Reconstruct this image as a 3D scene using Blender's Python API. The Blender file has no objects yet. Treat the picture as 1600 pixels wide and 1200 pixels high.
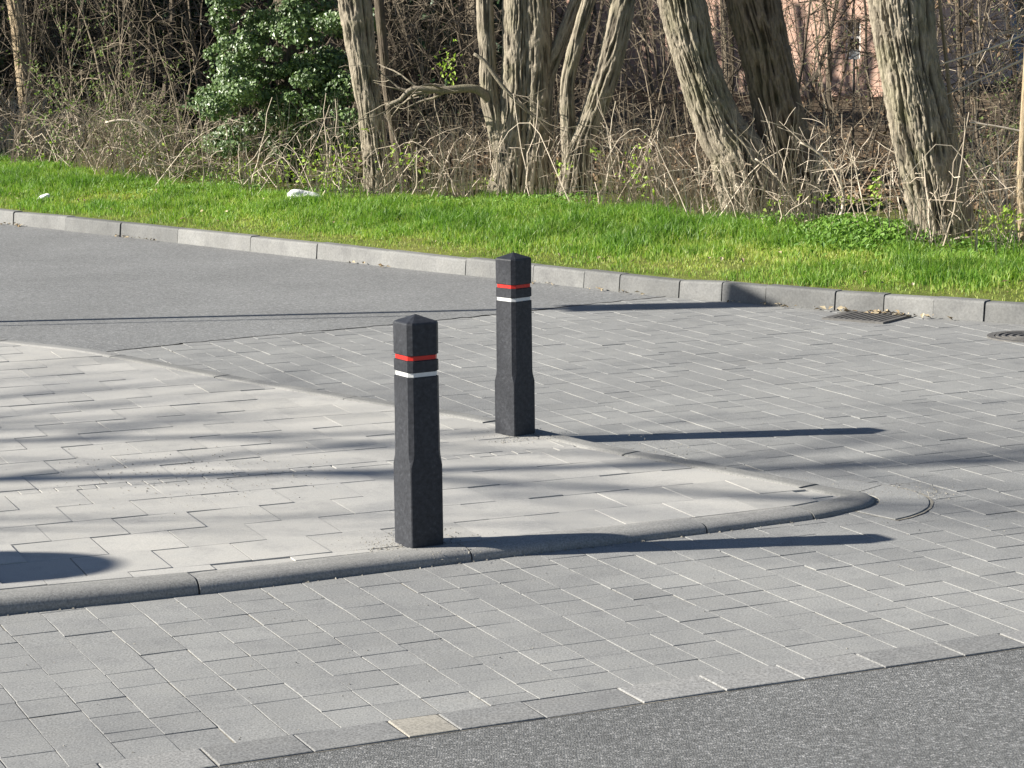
import bpy, math, random
import numpy as np
from mathutils import Vector

# ------------------------------------------------------------------ camera, sky, sun, exposure
SC = bpy.context.scene
COL = SC.collection
FPX, HOR, ROLL, CAMH = 3700.0, 594.0, 0.0105, 2.37        # focal length and horizon offset in 1600 px units
PITCH = math.atan(HOR / FPX)
_F = np.array([0, math.cos(PITCH), -math.sin(PITCH)])
_U = np.array([0, math.sin(PITCH), math.cos(PITCH)])
_R = np.array([1.0, 0, 0])
CR = math.cos(ROLL) * _R - math.sin(ROLL) * _U
CU = math.sin(ROLL) * _R + math.cos(ROLL) * _U
CAMP = np.array([0, 0, CAMH])
cam_data = bpy.data.cameras.new('camera')
cam_data.sensor_width = 36.0
cam_data.lens = 36.0 * FPX / 1600.0
cam_data.clip_end = 2000
cam = bpy.data.objects.new('camera', cam_data)
COL.objects.link(cam)
from mathutils import Matrix
M = Matrix.Identity(4)
for i in range(3):
    M[i][0], M[i][1], M[i][2], M[i][3] = CR[i], CU[i], -_F[i], CAMP[i]
cam.matrix_world = M
SC.camera = cam

SUN_EL, SUN_AZ = math.radians(26.9), math.radians(6.0)     # shadows run right and a little away
world = bpy.data.worlds.new('World')
SC.world = world
world.use_nodes = True
wn = world.node_tree.nodes
sky = wn.new('ShaderNodeTexSky')
sky.sky_type = 'NISHITA'
sky.sun_disc = False
sky.air_density = 0.75
sky.dust_density = 0.4
sky.ozone_density = 1.6
sky.sun_elevation = SUN_EL
SUNV = np.array([-math.cos(SUN_AZ) * math.cos(SUN_EL), -math.sin(SUN_AZ) * math.cos(SUN_EL), math.sin(SUN_EL)])
sky.sun_rotation = math.atan2(SUNV[0], SUNV[1])
wn['Background'].inputs['Strength'].default_value = 0.05
world.node_tree.links.new(sky.outputs[0], wn['Background'].inputs['Color'])
sun_data = bpy.data.lights.new('sun', 'SUN')
sun_data.energy = 5.0
sun_data.angle = math.radians(0.55)
sun_data.color = (1.0, 0.955, 0.86)
sun = bpy.data.objects.new('sun', sun_data)
COL.objects.link(sun)
sun.rotation_euler = Vector(SUNV).to_track_quat('Z', 'Y').to_euler()
SC.view_settings.view_transform = 'Standard'
SC.view_settings.look = 'None'
SC.view_settings.exposure = 1.19
SC.view_settings.gamma = 1.0
SC.cycles.max_bounces = 6
SC.cycles.diffuse_bounces = 3
SC.cycles.transparent_max_bounces = 4

RNG = np.random.default_rng(7)

# ------------------------------------------------------------------ measuring helpers
def ray(px, py):
    return _F + (px - 800) / FPX * CR - (py - 600) / FPX * CU

def at(px, py, z=0.0):
    """point of the horizontal plane z seen in the photograph at px, py"""
    d = ray(px, py)
    return CAMP + (z - CAMH) / d[2] * d

def at_depth(px, py, Y):
    d = ray(px, py)
    return CAMP + Y / d[1] * d

def proj(P):
    q = np.asarray(P, float) - CAMP
    w = q @ _F
    return 800 + FPX * (q @ CR) / w, 600 - FPX * (q @ CU) / w

# ------------------------------------------------------------------ noise
_T = np.random.default_rng(3).random((256, 256))
def vnoise(x, y, perx=256):
    xi = np.floor(x).astype(int); yi = np.floor(y).astype(int)
    fx = x - xi; fy = y - yi
    fx = fx * fx * (3 - 2 * fx); fy = fy * fy * (3 - 2 * fy)
    a = _T[(xi % perx) % 256, yi % 256]; b = _T[((xi + 1) % perx) % 256, yi % 256]
    c = _T[(xi % perx) % 256, (yi + 1) % 256]; d = _T[((xi + 1) % perx) % 256, (yi + 1) % 256]
    return (a * (1 - fx) + b * fx) * (1 - fy) + (c * (1 - fx) + d * fx) * fy

# ------------------------------------------------------------------ mesh building
class MB:
    """collects vertices, faces and one 'shade' value per vertex, then links ONE mesh object"""
    def __init__(self):
        self.V, self.F, self.S, self.n = [], [], [], 0
    def add(self, V, F, shade=0.5):
        V = np.asarray(V, float).reshape(-1, 3)
        for f in (F if isinstance(F, list) else [F]):
            f = np.asarray(f, int)
            if f.size:
                self.F.append(f + self.n)
        self.V.append(V)
        s = np.full(len(V), shade) if np.isscalar(shade) else np.asarray(shade, float).ravel()
        self.S.append(s)
        self.n += len(V)
    def build(self, name, mat, parent=None, origin=None, smooth=False):
        me = bpy.data.meshes.new(name)
        V = np.concatenate(self.V)
        if origin is not None:
            V = V - np.asarray(origin, float)
        me.vertices.add(len(V))
        me.vertices.foreach_set('co', V.ravel().astype(np.float32))
        tot = np.concatenate([np.full(len(f), f.shape[1]) for f in self.F])
        loops = np.concatenate([f.ravel() for f in self.F])
        start = np.concatenate([[0], np.cumsum(tot)[:-1]])
        me.loops.add(len(loops)); me.polygons.add(len(tot))
        me.loops.foreach_set('vertex_index', loops.astype(np.int32))
        me.polygons.foreach_set('loop_start', start.astype(np.int32))
        me.polygons.foreach_set('loop_total', tot.astype(np.int32))
        me.update(calc_edges=True)
        at_ = me.attributes.new('shade', 'FLOAT', 'POINT')
        at_.data.foreach_set('value', np.concatenate(self.S).astype(np.float32))
        me.polygons.foreach_set('use_smooth', np.full(len(tot), bool(smooth)))
        me.materials.append(mat)
        me.validate()
        ob = bpy.data.objects.new(name, me)
        COL.objects.link(ob)
        if parent is not None:
            ob.parent = parent
        elif origin is not None:
            ob.location = origin
        return ob

def tag(o, label=None, cat=None, group=None, kind=None):
    if label: o['label'] = label
    if cat: o['category'] = cat
    if group: o['group'] = group
    if kind: o['kind'] = kind
    return o

def empty(name, loc, rz=0.0):
    o = bpy.data.objects.new(name, None)
    o.empty_display_size = 0.2
    o.location = loc
    o.rotation_euler = (0, 0, rz)
    COL.objects.link(o)
    return o

def resample(P, n):
    P = np.asarray(P, float)
    d = np.concatenate([[0], np.cumsum(np.linalg.norm(np.diff(P, axis=0), axis=1))])
    t = np.linspace(0, d[-1], n)
    return np.stack([np.interp(t, d, P[:, k]) for k in range(P.shape[1])], 1)

def smooth_path(P, n):
    """Catmull-Rom through the points, n samples evenly spaced"""
    P = np.asarray(P, float)
    Q = np.vstack([2 * P[0] - P[1], P, 2 * P[-1] - P[-2]])
    out = []
    for i in range(1, len(Q) - 2):
        for t in np.linspace(0, 1, 14, endpoint=False):
            a, b, c, d = Q[i - 1:i + 3]
            out.append(0.5 * (2 * b + (c - a) * t + (2 * a - 5 * b + 4 * c - d) * t * t + (3 * b - a - 3 * c + d) * t ** 3))
    out.append(P[-1])
    return resample(np.array(out), n)

def even(P, step=0.9):
    """extra points on the long straight stretches, so that the smoothing does not overshoot"""
    P = np.asarray(P, float); out = [P[0]]
    for a, b in zip(P[:-1], P[1:]):
        n = max(1, int(np.linalg.norm(b - a) / step))
        out += [a + (b - a) * k / n for k in range(1, n + 1)]
    return np.array(out)

def batch_tubes(mb, P, R, sides=3, shade=None):
    """P (N,K,3) paths, R (N,K) radii"""
    P = np.asarray(P, float); R = np.asarray(R, float)
    N, K, _ = P.shape
    T = np.gradient(P, axis=1)
    T /= np.linalg.norm(T, axis=2, keepdims=True) + 1e-9
    ref = np.where(np.abs(T[:, :, 2:3]) > 0.85, np.array([1.0, 0.2, 0]), np.array([0, 0, 1.0]))
    ref = np.broadcast_to(ref[:, K // 2:K // 2 + 1], P.shape)
    A = np.cross(T, ref); A /= np.linalg.norm(A, axis=2, keepdims=True) + 1e-9
    B = np.cross(T, A)
    th = np.arange(sides) * 2 * math.pi / sides
    V = P[:, :, None] + R[:, :, None, None] * (A[:, :, None] * np.cos(th)[:, None] + B[:, :, None] * np.sin(th)[:, None])
    idx = np.arange(N * K * sides).reshape(N, K, sides)
    a = idx[:, :-1]; b = idx[:, 1:]
    F = np.stack([a, np.roll(a, -1, 2), np.roll(b, -1, 2), b], -1).reshape(-1, 4)
    s = np.full(N, 0.5) if shade is None else np.asarray(shade, float)
    mb.add(V.reshape(-1, 3), F, np.repeat(s, K * sides))

def tube(mb, P, R, sides=12, shade=0.5, cap=True):
    P = np.asarray(P, float); K = len(P)
    R = np.full(K, R) if np.isscalar(R) else np.asarray(R, float)
    n0 = mb.n
    batch_tubes(mb, P[None], R[None], sides, [shade])
    if cap:
        mb.F.append(np.arange(n0, n0 + sides)[None][:, ::-1])
        mb.F.append(np.arange(n0 + (K - 1) * sides, n0 + K * sides)[None])

def leaves(mb, C, N, size, rng, width=0.62, fold=0.22, shade=None):
    """diamond leaves folded along the midrib; C centres, N normals"""
    C = np.asarray(C, float); n = len(C)
    N = N / (np.linalg.norm(N, axis=1, keepdims=True) + 1e-9)
    D = rng.normal(size=(n, 3)) + np.array([0, 0, -0.6])
    D -= (D * N).sum(1, keepdims=True) * N
    D /= np.linalg.norm(D, axis=1, keepdims=True) + 1e-9
    W = np.cross(N, D)
    s = np.broadcast_to(size, (n,))[:, None]
    V = np.stack([C - D * s * 0.5, C + W * s * width * 0.5 + N * s * fold * 0.5 - D * s * 0.08, C + D * s * 0.55 - N * s * 0.1, C - W * s * width * 0.5 + N * s * fold * 0.5 - D * s * 0.08], 1)
    i = np.arange(n)[:, None] * 4
    F = np.concatenate([i + [0, 2, 1], i + [0, 3, 2]])
    sh = rng.random(n) if shade is None else shade
    mb.add(V.reshape(-1, 3), F, np.repeat(sh, 4))

def box(mb, c, half, axes=None, shade=0.5):
    c = np.asarray(c, float); h = np.asarray(half, float)
    A = np.eye(3) if axes is None else np.asarray(axes, float)
    S = np.array([[-1, -1, -1], [1, -1, -1], [1, 1, -1], [-1, 1, -1], [-1, -1, 1], [1, -1, 1], [1, 1, 1], [-1, 1, 1]], float)
    V = c + (S * h) @ A
    mb.add(V, np.array([[0, 3, 2, 1], [4, 5, 6, 7], [0, 1, 5, 4], [1, 2, 6, 5], [2, 3, 7, 6], [3, 0, 4, 7]]), shade)

# ------------------------------------------------------------------ materials
def new_mat(name):
    m = bpy.data.materials.new(name)
    m.use_nodes = True
    nt = m.node_tree
    return m, nt, nt.nodes['Principled BSDF']

def ramp(nt, stops):
    r = nt.nodes.new('ShaderNodeValToRGB')
    el = r.color_ramp.elements
    while len(el) < len(stops):
        el.new(0.5)
    for e, (p, c) in zip(el, stops):
        e.position = p
        e.color = (*c, 1) if len(c) == 3 else c
    return r

def mix(nt, a, b, fac, mode='MULTIPLY'):
    n = nt.nodes.new('ShaderNodeMix')
    n.data_type = 'RGBA'; n.blend_type = mode
    for sock, v in ((n.inputs[0], fac), (n.inputs[6], a), (n.inputs[7], b)):
        if hasattr(v, 'links'):
            nt.links.new(v, sock)
        elif np.isscalar(v):
            sock.default_value = v
        else:
            sock.default_value = (*v, 1)
    return n.outputs[2]

def noise(nt, scale, detail=3, rough=0.55, vec=None, dim='3D'):
    n = nt.nodes.new('ShaderNodeTexNoise')
    n.inputs['Scale'].default_value = scale
    n.inputs['Detail'].default_value = detail
    n.inputs['Roughness'].default_value = rough
    if vec is not None:
        nt.links.new(vec, n.inputs['Vector'])
    return n.outputs['Fac']

def coords(nt, scale=None):
    c = nt.nodes.new('ShaderNodeTexCoord').outputs['Object']
    if scale is None:
        return c
    m = nt.nodes.new('ShaderNodeMapping')
    m.inputs['Scale'].default_value = scale
    nt.links.new(c, m.inputs['Vector'])
    return m.outputs[0]

def shade_attr(nt):
    a = nt.nodes.new('ShaderNodeAttribute')
    a.attribute_name = 'shade'
    return a.outputs['Fac']

def bump(nt, bsdf, height, strength, dist):
    b = nt.nodes.new('ShaderNodeBump')
    b.inputs['Strength'].default_value = strength
    b.inputs['Distance'].default_value = dist
    nt.links.new(height, b.inputs['Height'])
    nt.links.new(b.outputs[0], bsdf.inputs['Normal'])

def mat_shaded(name, c0, c1, rough=0.85, nscale=8, namp=0.35, spec=0.3, bump_s=0.0, bump_scale=60, bump_d=0.004, transl=0.0, mid=None):
    """colour from the per-vertex shade value between c0 and c1, broken up by noise"""
    m, nt, b = new_mat(name)
    st = [(0.0, c0), (1.0, c1)] if mid is None else [(0.0, c0), (0.5, mid), (1.0, c1)]
    r = ramp(nt, st)
    nt.links.new(shade_attr(nt), r.inputs[0])
    v = coords(nt)
    nr = ramp(nt, [(0.25, (1 - namp,) * 3), (0.75, (1 + namp,) * 3)])
    nt.links.new(noise(nt, nscale, 4, 0.6, v), nr.inputs[0])
    nt.links.new(mix(nt, r.outputs[0], nr.outputs[0], 1.0), b.inputs['Base Color'])
    b.inputs['Roughness'].default_value = rough
    b.inputs['Specular IOR Level'].default_value = spec
    if bump_s:
        bump(nt, b, noise(nt, bump_scale, 4, 0.65, v), bump_s, bump_d)
    if transl:
        t = nt.nodes.new('ShaderNodeBsdfTranslucent')
        nt.links.new(mix(nt, r.outputs[0], (1.3, 1.5, 0.7), 1.0), t.inputs['Color'])
        ms = nt.nodes.new('ShaderNodeMixShader')
        ms.inputs[0].default_value = transl
        nt.links.new(b.outputs[0], ms.inputs[1]); nt.links.new(t.outputs[0], ms.inputs[2])
        nt.links.new(ms.outputs[0], nt.nodes['Material Output'].inputs['Surface'])
    return m

def mat_stone(name, c0, c1, grain=180, gamp=0.3, patch=0.6, pamp=0.15, bs=0.5, bd=0.002, rough=0.9, tint=(1, 1, 1)):
    """concrete pavers: shade per stone, grain, worn patches at metre scale"""
    m, nt, b = new_mat(name)
    v = coords(nt)
    r = ramp(nt, [(0, c0), (1, c1)])
    nt.links.new(shade_attr(nt), r.inputs[0])
    g = noise(nt, grain, 2, 0.7, v)
    gr = ramp(nt, [(0.3, (1 - gamp,) * 3), (0.5, (1, 1, 1)), (0.72, (1 + gamp,) * 3)])
    nt.links.new(g, gr.inputs[0])
    p = noise(nt, patch, 5, 0.62, v)
    pr_ = ramp(nt, [(0.3, (1 - pamp,) * 3), (0.7, tuple((1 + pamp) * t for t in tint))])
    nt.links.new(p, pr_.inputs[0])
    st = noise(nt, 5.5, 5, 0.7, v)
    sr = ramp(nt, [(0.28, (0.84, 0.84, 0.85)), (0.48, (1, 1, 1)), (0.8, (1.05, 1.04, 1.02))])
    nt.links.new(st, sr.inputs[0])
    c = mix(nt, r.outputs[0], gr.outputs[0], 1.0)
    c = mix(nt, c, pr_.outputs[0], 1.0)
    c = mix(nt, c, sr.outputs[0], 1.0)
    nt.links.new(c, b.inputs['Base Color'])
    b.inputs['Roughness'].default_value = rough
    b.inputs['Specular IOR Level'].default_value = 0.25
    bump(nt, b, g, bs, bd)
    return m

def mat_asphalt(name, base, scale, light, patch_amp=0.12, bd=0.005, con=1.0):
    m, nt, b = new_mat(name)
    v = coords(nt)
    vo = nt.nodes.new('ShaderNodeTexVoronoi')
    vo.inputs['Scale'].default_value = scale
    nt.links.new(v, vo.inputs['Vector'])
    sep = nt.nodes.new('ShaderNodeSeparateColor')
    nt.links.new(vo.outputs['Color'], sep.inputs[0])
    r = ramp(nt, [(0.0, tuple(x * (1 - 0.5 * con) for x in base)), (0.5, base), (0.82, tuple(x * (1 + 0.38 * con) for x in base)), (1.0, light)])
    nt.links.new(sep.outputs[0], r.inputs[0])
    pr_ = ramp(nt, [(0.3, (1 - patch_amp,) * 3), (0.7, (1 + patch_amp,) * 3)])
    mp = coords(nt, (1.0, 1.0, 1.0))
    nt.links.new(noise(nt, 0.7, 5, 0.6, mp), pr_.inputs[0])
    c = mix(nt, r.outputs[0], pr_.outputs[0], 1.0)
    nt.links.new(c, b.inputs['Base Color'])
    b.inputs['Roughness'].default_value = 0.82
    b.inputs['Specular IOR Level'].default_value = 0.35
    mx = nt.nodes.new('ShaderNodeMath'); mx.operation = 'ADD'
    nt.links.new(vo.outputs['Distance'], mx.inputs[0])
    nt.links.new(sep.outputs[1], mx.inputs[1])
    bump(nt, b, mx.outputs[0], 0.7, bd)
    return m

M_PAVER = mat_stone('grey_paver', (0.213, 0.2135, 0.2125), (0.279, 0.279, 0.275), grain=130, gamp=0.34, pamp=0.15, tint=(1, 0.995, 0.975))
M_BORDER = mat_stone('dark_border_stone', (0.19, 0.19, 0.188), (0.265, 0.262, 0.256), grain=110, gamp=0.4, pamp=0.08)
M_BEIGE = mat_stone('beige_stone', (0.29, 0.27, 0.235), (0.32, 0.30, 0.26), grain=110, gamp=0.3)
M_TILE = mat_stone('pale_pavement_tile', (0.33, 0.325, 0.315), (0.43, 0.42, 0.402), grain=150, gamp=0.14, patch=0.5, pamp=0.1, bs=0.3, tint=(1, 0.985, 0.95))
M_KERB = mat_stone('rounded_kerb_concrete', (0.2, 0.198, 0.19), (0.26, 0.255, 0.245), grain=120, gamp=0.3, bs=0.6)
M_KERB2 = mat_stone('verge_kerb_concrete', (0.145, 0.145, 0.142), (0.215, 0.213, 0.206), grain=60, gamp=0.16, patch=2.2, pamp=0.16, bs=0.3)
M_ASPH = mat_asphalt('coarse_asphalt', (0.138, 0.139, 0.137), 125, (0.32, 0.315, 0.31), 0.14, 0.004, 0.8)
M_ASPH2 = mat_asphalt('worn_asphalt', (0.186, 0.187, 0.186), 85, (0.3, 0.3, 0.295), 0.12, 0.0025, 0.55)
M_SAND = mat_shaded('joint_sand', (0.21, 0.195, 0.17), (0.29, 0.27, 0.23), 0.95, 30, 0.35, 0.1)
M_JOINT = mat_shaded('dark_joint', (0.06, 0.055, 0.05), (0.09, 0.085, 0.075), 0.95, 30, 0.3, 0.1)
M_GROUND = mat_shaded('soil', (0.09, 0.068, 0.045), (0.14, 0.105, 0.07), 0.95, 3, 0.45, 0.1, 0.8, 30, 0.03)
M_TURF = mat_shaded('mossy_turf', (0.10, 0.145, 0.028), (0.19, 0.19, 0.055), 0.95, 6, 0.4, 0.1, 0.8, 60, 0.02)
M_GRASS = mat_shaded('grass_blade', (0.07, 0.165, 0.02), (0.40, 0.42, 0.12), 0.5, 1.6, 0.38, 0.4, transl=0.35, mid=(0.19, 0.315, 0.05))
M_WEED = mat_shaded('weed_leaf', (0.08, 0.18, 0.022), (0.19, 0.32, 0.05), 0.55, 3, 0.2, 0.35, transl=0.25)
M_BUD = mat_shaded('young_leaf', (0.22, 0.34, 0.05), (0.38, 0.48, 0.09), 0.55, 3, 0.2, 0.35, transl=0.3)
M_BUDDULL = mat_shaded('budding_leaf', (0.13, 0.19, 0.06), (0.24, 0.30, 0.11), 0.6, 3, 0.2, 0.3, transl=0.25)
M_IVY = mat_shaded('ivy_leaf', (0.05, 0.10, 0.026), (0.14, 0.205, 0.065), 0.42, 3, 0.3, 0.6, transl=0.1)
M_EVER = mat_shaded('evergreen_leaf', (0.02, 0.05, 0.018), (0.045, 0.09, 0.03), 0.5, 2, 0.3, 0.4)
M_STALK = mat_shaded('dry_stalk', (0.23, 0.175, 0.125), (0.64, 0.55, 0.44), 0.8, 12, 0.25, 0.25)
M_TWIG = mat_shaded('bare_twig', (0.035, 0.026, 0.019), (0.31, 0.255, 0.185), 0.85, 10, 0.3, 0.2)
M_LITTER = mat_shaded('leaf_litter', (0.10, 0.065, 0.04), (0.30, 0.21, 0.13), 0.85, 10, 0.3, 0.2)

def mat_bark(name, dark, light, moss=0.35):
    m, nt, b = new_mat(name)
    r = ramp(nt, [(0.0, dark), (0.45, tuple((d + l) / 2 for d, l in zip(dark, light))), (1.0, light)])
    nt.links.new(shade_attr(nt), r.inputs[0])
    v = coords(nt, (30, 30, 5.0))
    nr = ramp(nt, [(0.28, (0.55, 0.54, 0.53)), (0.72, (1.35, 1.33, 1.28))])
    fine = noise(nt, 2.0, 6, 0.7, v)
    nt.links.new(fine, nr.inputs[0])
    c = mix(nt, r.outputs[0], nr.outputs[0], 1.0)
    mr = ramp(nt, [(0.5, (0, 0, 0)), (0.75, (moss,) * 3)])
    nt.links.new(noise(nt, 2.5, 3, 0.6, coords(nt)), mr.inputs[0])
    c = mix(nt, c, (0.20, 0.21, 0.09), mr.outputs[0], 'MIX')
    nt.links.new(c, b.inputs['Base Color'])
    b.inputs['Roughness'].default_value = 0.9
    b.inputs['Specular IOR Level'].default_value = 0.2
    bump(nt, b, fine, 1.0, 0.02)
    return m
M_BARK = mat_bark('furrowed_bark', (0.040, 0.033, 0.027), (0.36, 0.315, 0.25))
M_BARK2 = mat_bark('brown_bark', (0.06, 0.048, 0.038), (0.17, 0.14, 0.11), 0.25)
M_BARKB = mat_bark('dark_furrowed_bark', (0.05, 0.038, 0.028), (0.28, 0.22, 0.165), 0.2)
M_BARK3 = mat_bark('tan_bark', (0.2, 0.15, 0.1), (0.44, 0.35, 0.24), 0.2)

# ------------------------------------------------------------------ the layout on the ground
UA = math.radians(24.5)
U2 = np.array([math.cos(UA), math.sin(UA)])                 # along the front edge
V2 = np.array([-math.sin(UA), math.cos(UA)])                # away from the front road
EDGE0 = np.array([-0.97, 7.195])                            # a point of the paving's front edge
def uv(p):
    d = np.asarray(p)[..., :2] - EDGE0
    return d @ U2, d @ V2
def xy(u, v):
    return EDGE0 + np.multiply.outer(u, U2) + np.multiply.outer(v, V2)

def pave_z(x):                                              # the pavement sinks towards its rounded corner
    return 0.062 - 0.009 * np.clip(np.asarray(x, float) + 2.0, -3, 3.7)

def in_poly(P, poly):
    P = np.asarray(P); poly = np.asarray(poly)
    ins = np.zeros(len(P), bool)
    j = len(poly) - 1
    for i in range(len(poly)):
        xi, yi = poly[i]; xj, yj = poly[j]
        c = ((yi > P[:, 1]) != (yj > P[:, 1])) & (P[:, 0] < (xj - xi) * (P[:, 1] - yi) / (yj - yi + 1e-12) + xi)
        ins ^= c
        j = i
    return ins

def quad_sheet(name, poly, z, mat, kind='structure'):
    mb = MB()
    P = np.asarray(poly, float)
    V = np.c_[P, np.full(len(P), z)]
    mb.add(V, np.arange(len(P))[None])
    o = mb.build(name, mat)
    tag(o, kind=kind)
    return o

# outline of the raised pavement (outer foot of its kerb)
front = [at(px, py)[:2] for px, py in ((0, 962), (320, 928), (735, 877), (1097, 834), (1270, 811))]
fdir = (front[-2] - front[0]) / np.linalg.norm(front[-2] - front[0])
front = [front[0] - fdir * 14] + front
nose = [np.array(q) for q in ((1.52, 10.83), (1.66, 10.95), (1.725, 11.10), (1.69, 11.235), (1.58, 11.325))]
rear_px = ((1250, 738), (1100, 715), (960, 692), (770, 650), (612, 619), (383, 590), (270, 573), (162, 551), (62, 541), (0, 533))
rear = [at(px, py, 0.05)[:2] for px, py in rear_px]
rdir = (rear[-1] - rear[2]) / np.linalg.norm(rear[-1] - rear[2])
rear_s = [rear[1], rear[2], rear[3], rear[5], rear[7], rear[-1], rear[-1] + rdir * 14]
OUT = smooth_path(even(front + nose + rear_s), 620)

def offset_path(P, d):
    T = np.gradient(P, axis=0)
    T /= np.linalg.norm(T, axis=1, keepdims=True)
    N = np.stack([-T[:, 1], T[:, 0]], 1)                    # left of travel = inwards here
    return P + N * d

KERBW = 0.17
INN = offset_path(OUT, KERBW)
# far kerb (verge edge)
kerb_px = ((22, 352), (195, 371), (384, 393), (598, 417), (719, 430), (845, 443), (979, 458), (1124, 471), (1287, 484), (1545, 503))
kk = [at(px, py)[:2] for px, py in kerb_px]
kd0 = (kk[0] - kk[2]) / np.linalg.norm(kk[0] - kk[2]); kd1 = (kk[-1] - kk[-3]) / np.linalg.norm(kk[-1] - kk[-3])
FARK = smooth_path(even([kk[0] + kd0 * 40, kk[0] + kd0 * 6] + kk[::1] + [kk[-1] + kd1 * 6, kk[-1] + kd1 * 30], 2.0), 400)
_T2 = np.gradient(FARK, axis=0); _T2 /= np.linalg.norm(_T2, axis=1, keepdims=True)
FARN = np.stack([-_T2[:, 1], _T2[:, 0]], 1)                 # away from the road
def kerb_dist(P):
    """signed distance behind the far kerb line"""
    P = np.asarray(P, float)[..., :2].reshape(-1, 2)
    out = np.empty(len(P))
    for s in range(0, len(P), 4000):
        q = P[s:s + 4000]
        d = q[:, None] - FARK[None]
        i = (d ** 2).sum(2).argmin(1)
        out[s:s + 4000] = (d[np.arange(len(q)), i] * FARN[i]).sum(1)
    return out

hedge_px = ((-150, 226), (0, 243), (300, 284), (560, 302), (800, 306), (1000, 326), (1250, 350), (1450, 378), (1600, 388), (1750, 402))
HEDGE = smooth_path(np.array([at(px, py + 5, 0.3)[:2] for px, py in hedge_px]), 300)
hedge_w = kerb_dist(HEDGE)

def ground_z(P):
    P = np.asarray(P, float)
    sh = P.shape[:-1]
    w = kerb_dist(P).reshape(sh)
    x = P[..., 0]; y = P[..., 1]
    z = 0.145 + 0.032 * np.clip(w, 0, 5)
    z = z - 0.035 * np.clip(w - 5.5, 0, 4) + (0.022 - 0.012 * np.clip(x / 3, -1, 1)) * np.clip(w - 9.5, 0, 45)
    z = z + np.clip(w - 9, 0, 12) * 0.055 * np.clip(0.5 - x / 8, 0, 1)
    z = z + np.clip(y - 62, 0, 60) * 0.09
    n = vnoise(x * 0.9 + 40, y * 0.9 + 40) - 0.5
    n2 = vnoise(x * 3.1 + 80, y * 3.1 + 80) - 0.5
    z = z + (n * 0.10 + n2 * 0.05) * np.clip(w / 2.0, 0, 1)
    return z

# ground sheets --------------------------------------------------------------------------------
quad_sheet('ground', [(-300, -60), (300, -60), (300, 300), (-300, 300)], -0.075, M_GROUND)
e0 = xy(-40.0, 0.02); e1 = xy(40.0, 0.02); e2 = xy(40.0, -30.0); e3 = xy(-40.0, -30.0)
quad_sheet('road', [e0, e3, e2, e1], -0.0042, M_ASPH)
b0 = xy(-40.0, -0.003); b1 = xy(40.0, -0.003)
quad_sheet('paving_bed', [b0, b1, b1 + V2 * 40, b0 + V2 * 40], -0.0032, M_SAND)
bnd = [at(px, py)[:2] for px, py in ((162, 551), (250, 541), (337, 532), (480, 519), (620, 507), (770, 492), (900, 478), (985, 469), (1050, 463))]
bnd = [bnd[0] - (bnd[1] - bnd[0]) * 2.0] + bnd + [bnd[-1] + (bnd[-1] - bnd[-2]) * 1.5]
BND = smooth_path(np.array(bnd), 90)
BND = BND + np.random.default_rng(5).normal(0, 0.012, BND.shape)
poly = list(BND) + [np.array([2.2, 21.0]), np.array([-35, 60]), np.array([-45, 50])]
quad_sheet('back_road', poly, 0.0045, M_ASPH2)
ROADPOLY = np.array(poly)

# pavers of the crossing -----------------------------------------------------------------------
def pavers(mb, C, AX, half, z, bevel, rng, zj=0.0018, tilt=0.006, depth=0.03, shade=None):
    """C (N,2) centres, AX (N,2,2) the two horizontal axes, half (N,2); one bevelled block each"""
    n = len(C)
    S = np.array([[-1, -1], [1, -1], [1, 1], [-1, 1]], float)
    dz = rng.normal(0, zj, n); tx = rng.normal(0, tilt, n); ty = rng.normal(0, tilt, n)
    jit = rng.normal(0, 0.0016, (n, 4, 2))
    zz_ = np.broadcast_to(z, (n,))
    def ring(shrink, drop):
        h = half[:, None, :] - shrink
        L = S[None] * h + jit
        P = C[:, None] + L[..., 0:1] * AX[:, None, 0] + L[..., 1:2] * AX[:, None, 1]
        Z = zz_[:, None] + dz[:, None] + tx[:, None] * L[..., 0] + ty[:, None] * L[..., 1] - drop
        return np.concatenate([P, Z[..., None]], -1)
    r0 = ring(bevel, 0.0); r1 = ring(bevel * 0.3, bevel * 0.35); r2 = ring(0.0, bevel); r3 = ring(0.0, depth)
    V = np.concatenate([r0, r1, r2, r3], 1).reshape(-1, 3)
    i = np.arange(n)[:, None] * 16
    F = [i + [0, 1, 2, 3]]
    for k in range(3):
        for a in range(4):
            b = (a + 1) % 4
            F.append(i + [k * 4 + a, k * 4 + 4 + a, k * 4 + 4 + b, k * 4 + b])
    sh = rng.random(n) if shade is None else shade
    mb.add(V, np.concatenate(F), np.repeat(sh, 16))

rng = np.random.default_rng(11)
PU, PV = 0.183, 0.196
cs, ax, hf = [], [], []
us = np.arange(-9, 14, PU)
for iu, u0 in enumerate(us):
    off = rng.random() * 0.3 + (iu % 2) * PV * 0.5
    v = 0.1995 - off * 0.33 - 0.006
    vs = []
    while v < 16:
        l = PV * (1.0 if rng.random() < 0.93 else rng.choice([0.5, 1.0]))
        vs.append((v, l)); v += l
    for v, l in vs:
        cs.append((u0 + PU / 2 + 0.012 * math.sin(v * 1.1), v + l / 2 + off * 0.33 + 0.010 * math.sin(u0 * 0.9))); hf.append((PU / 2 - 0.0014, l / 2 - 0.0013))
cs = np.array(cs); hf = np.array(hf)
Cxy = xy(cs[:, 0], cs[:, 1])
px, py = proj(np.c_[Cxy, np.zeros(len(Cxy))])
INNER = offset_path(OUT, 0.10)
keep = (px > -450) & (px < 2050) & (py > 380) & (py < 1500) & (Cxy[:, 1] > 4)
keep &= ~in_poly(Cxy, INNER)
keep &= kerb_dist(Cxy) < 0.09
RP = ROADPOLY + np.array([0.0, 0.10])
keep &= ~in_poly(Cxy, RP)
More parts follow.
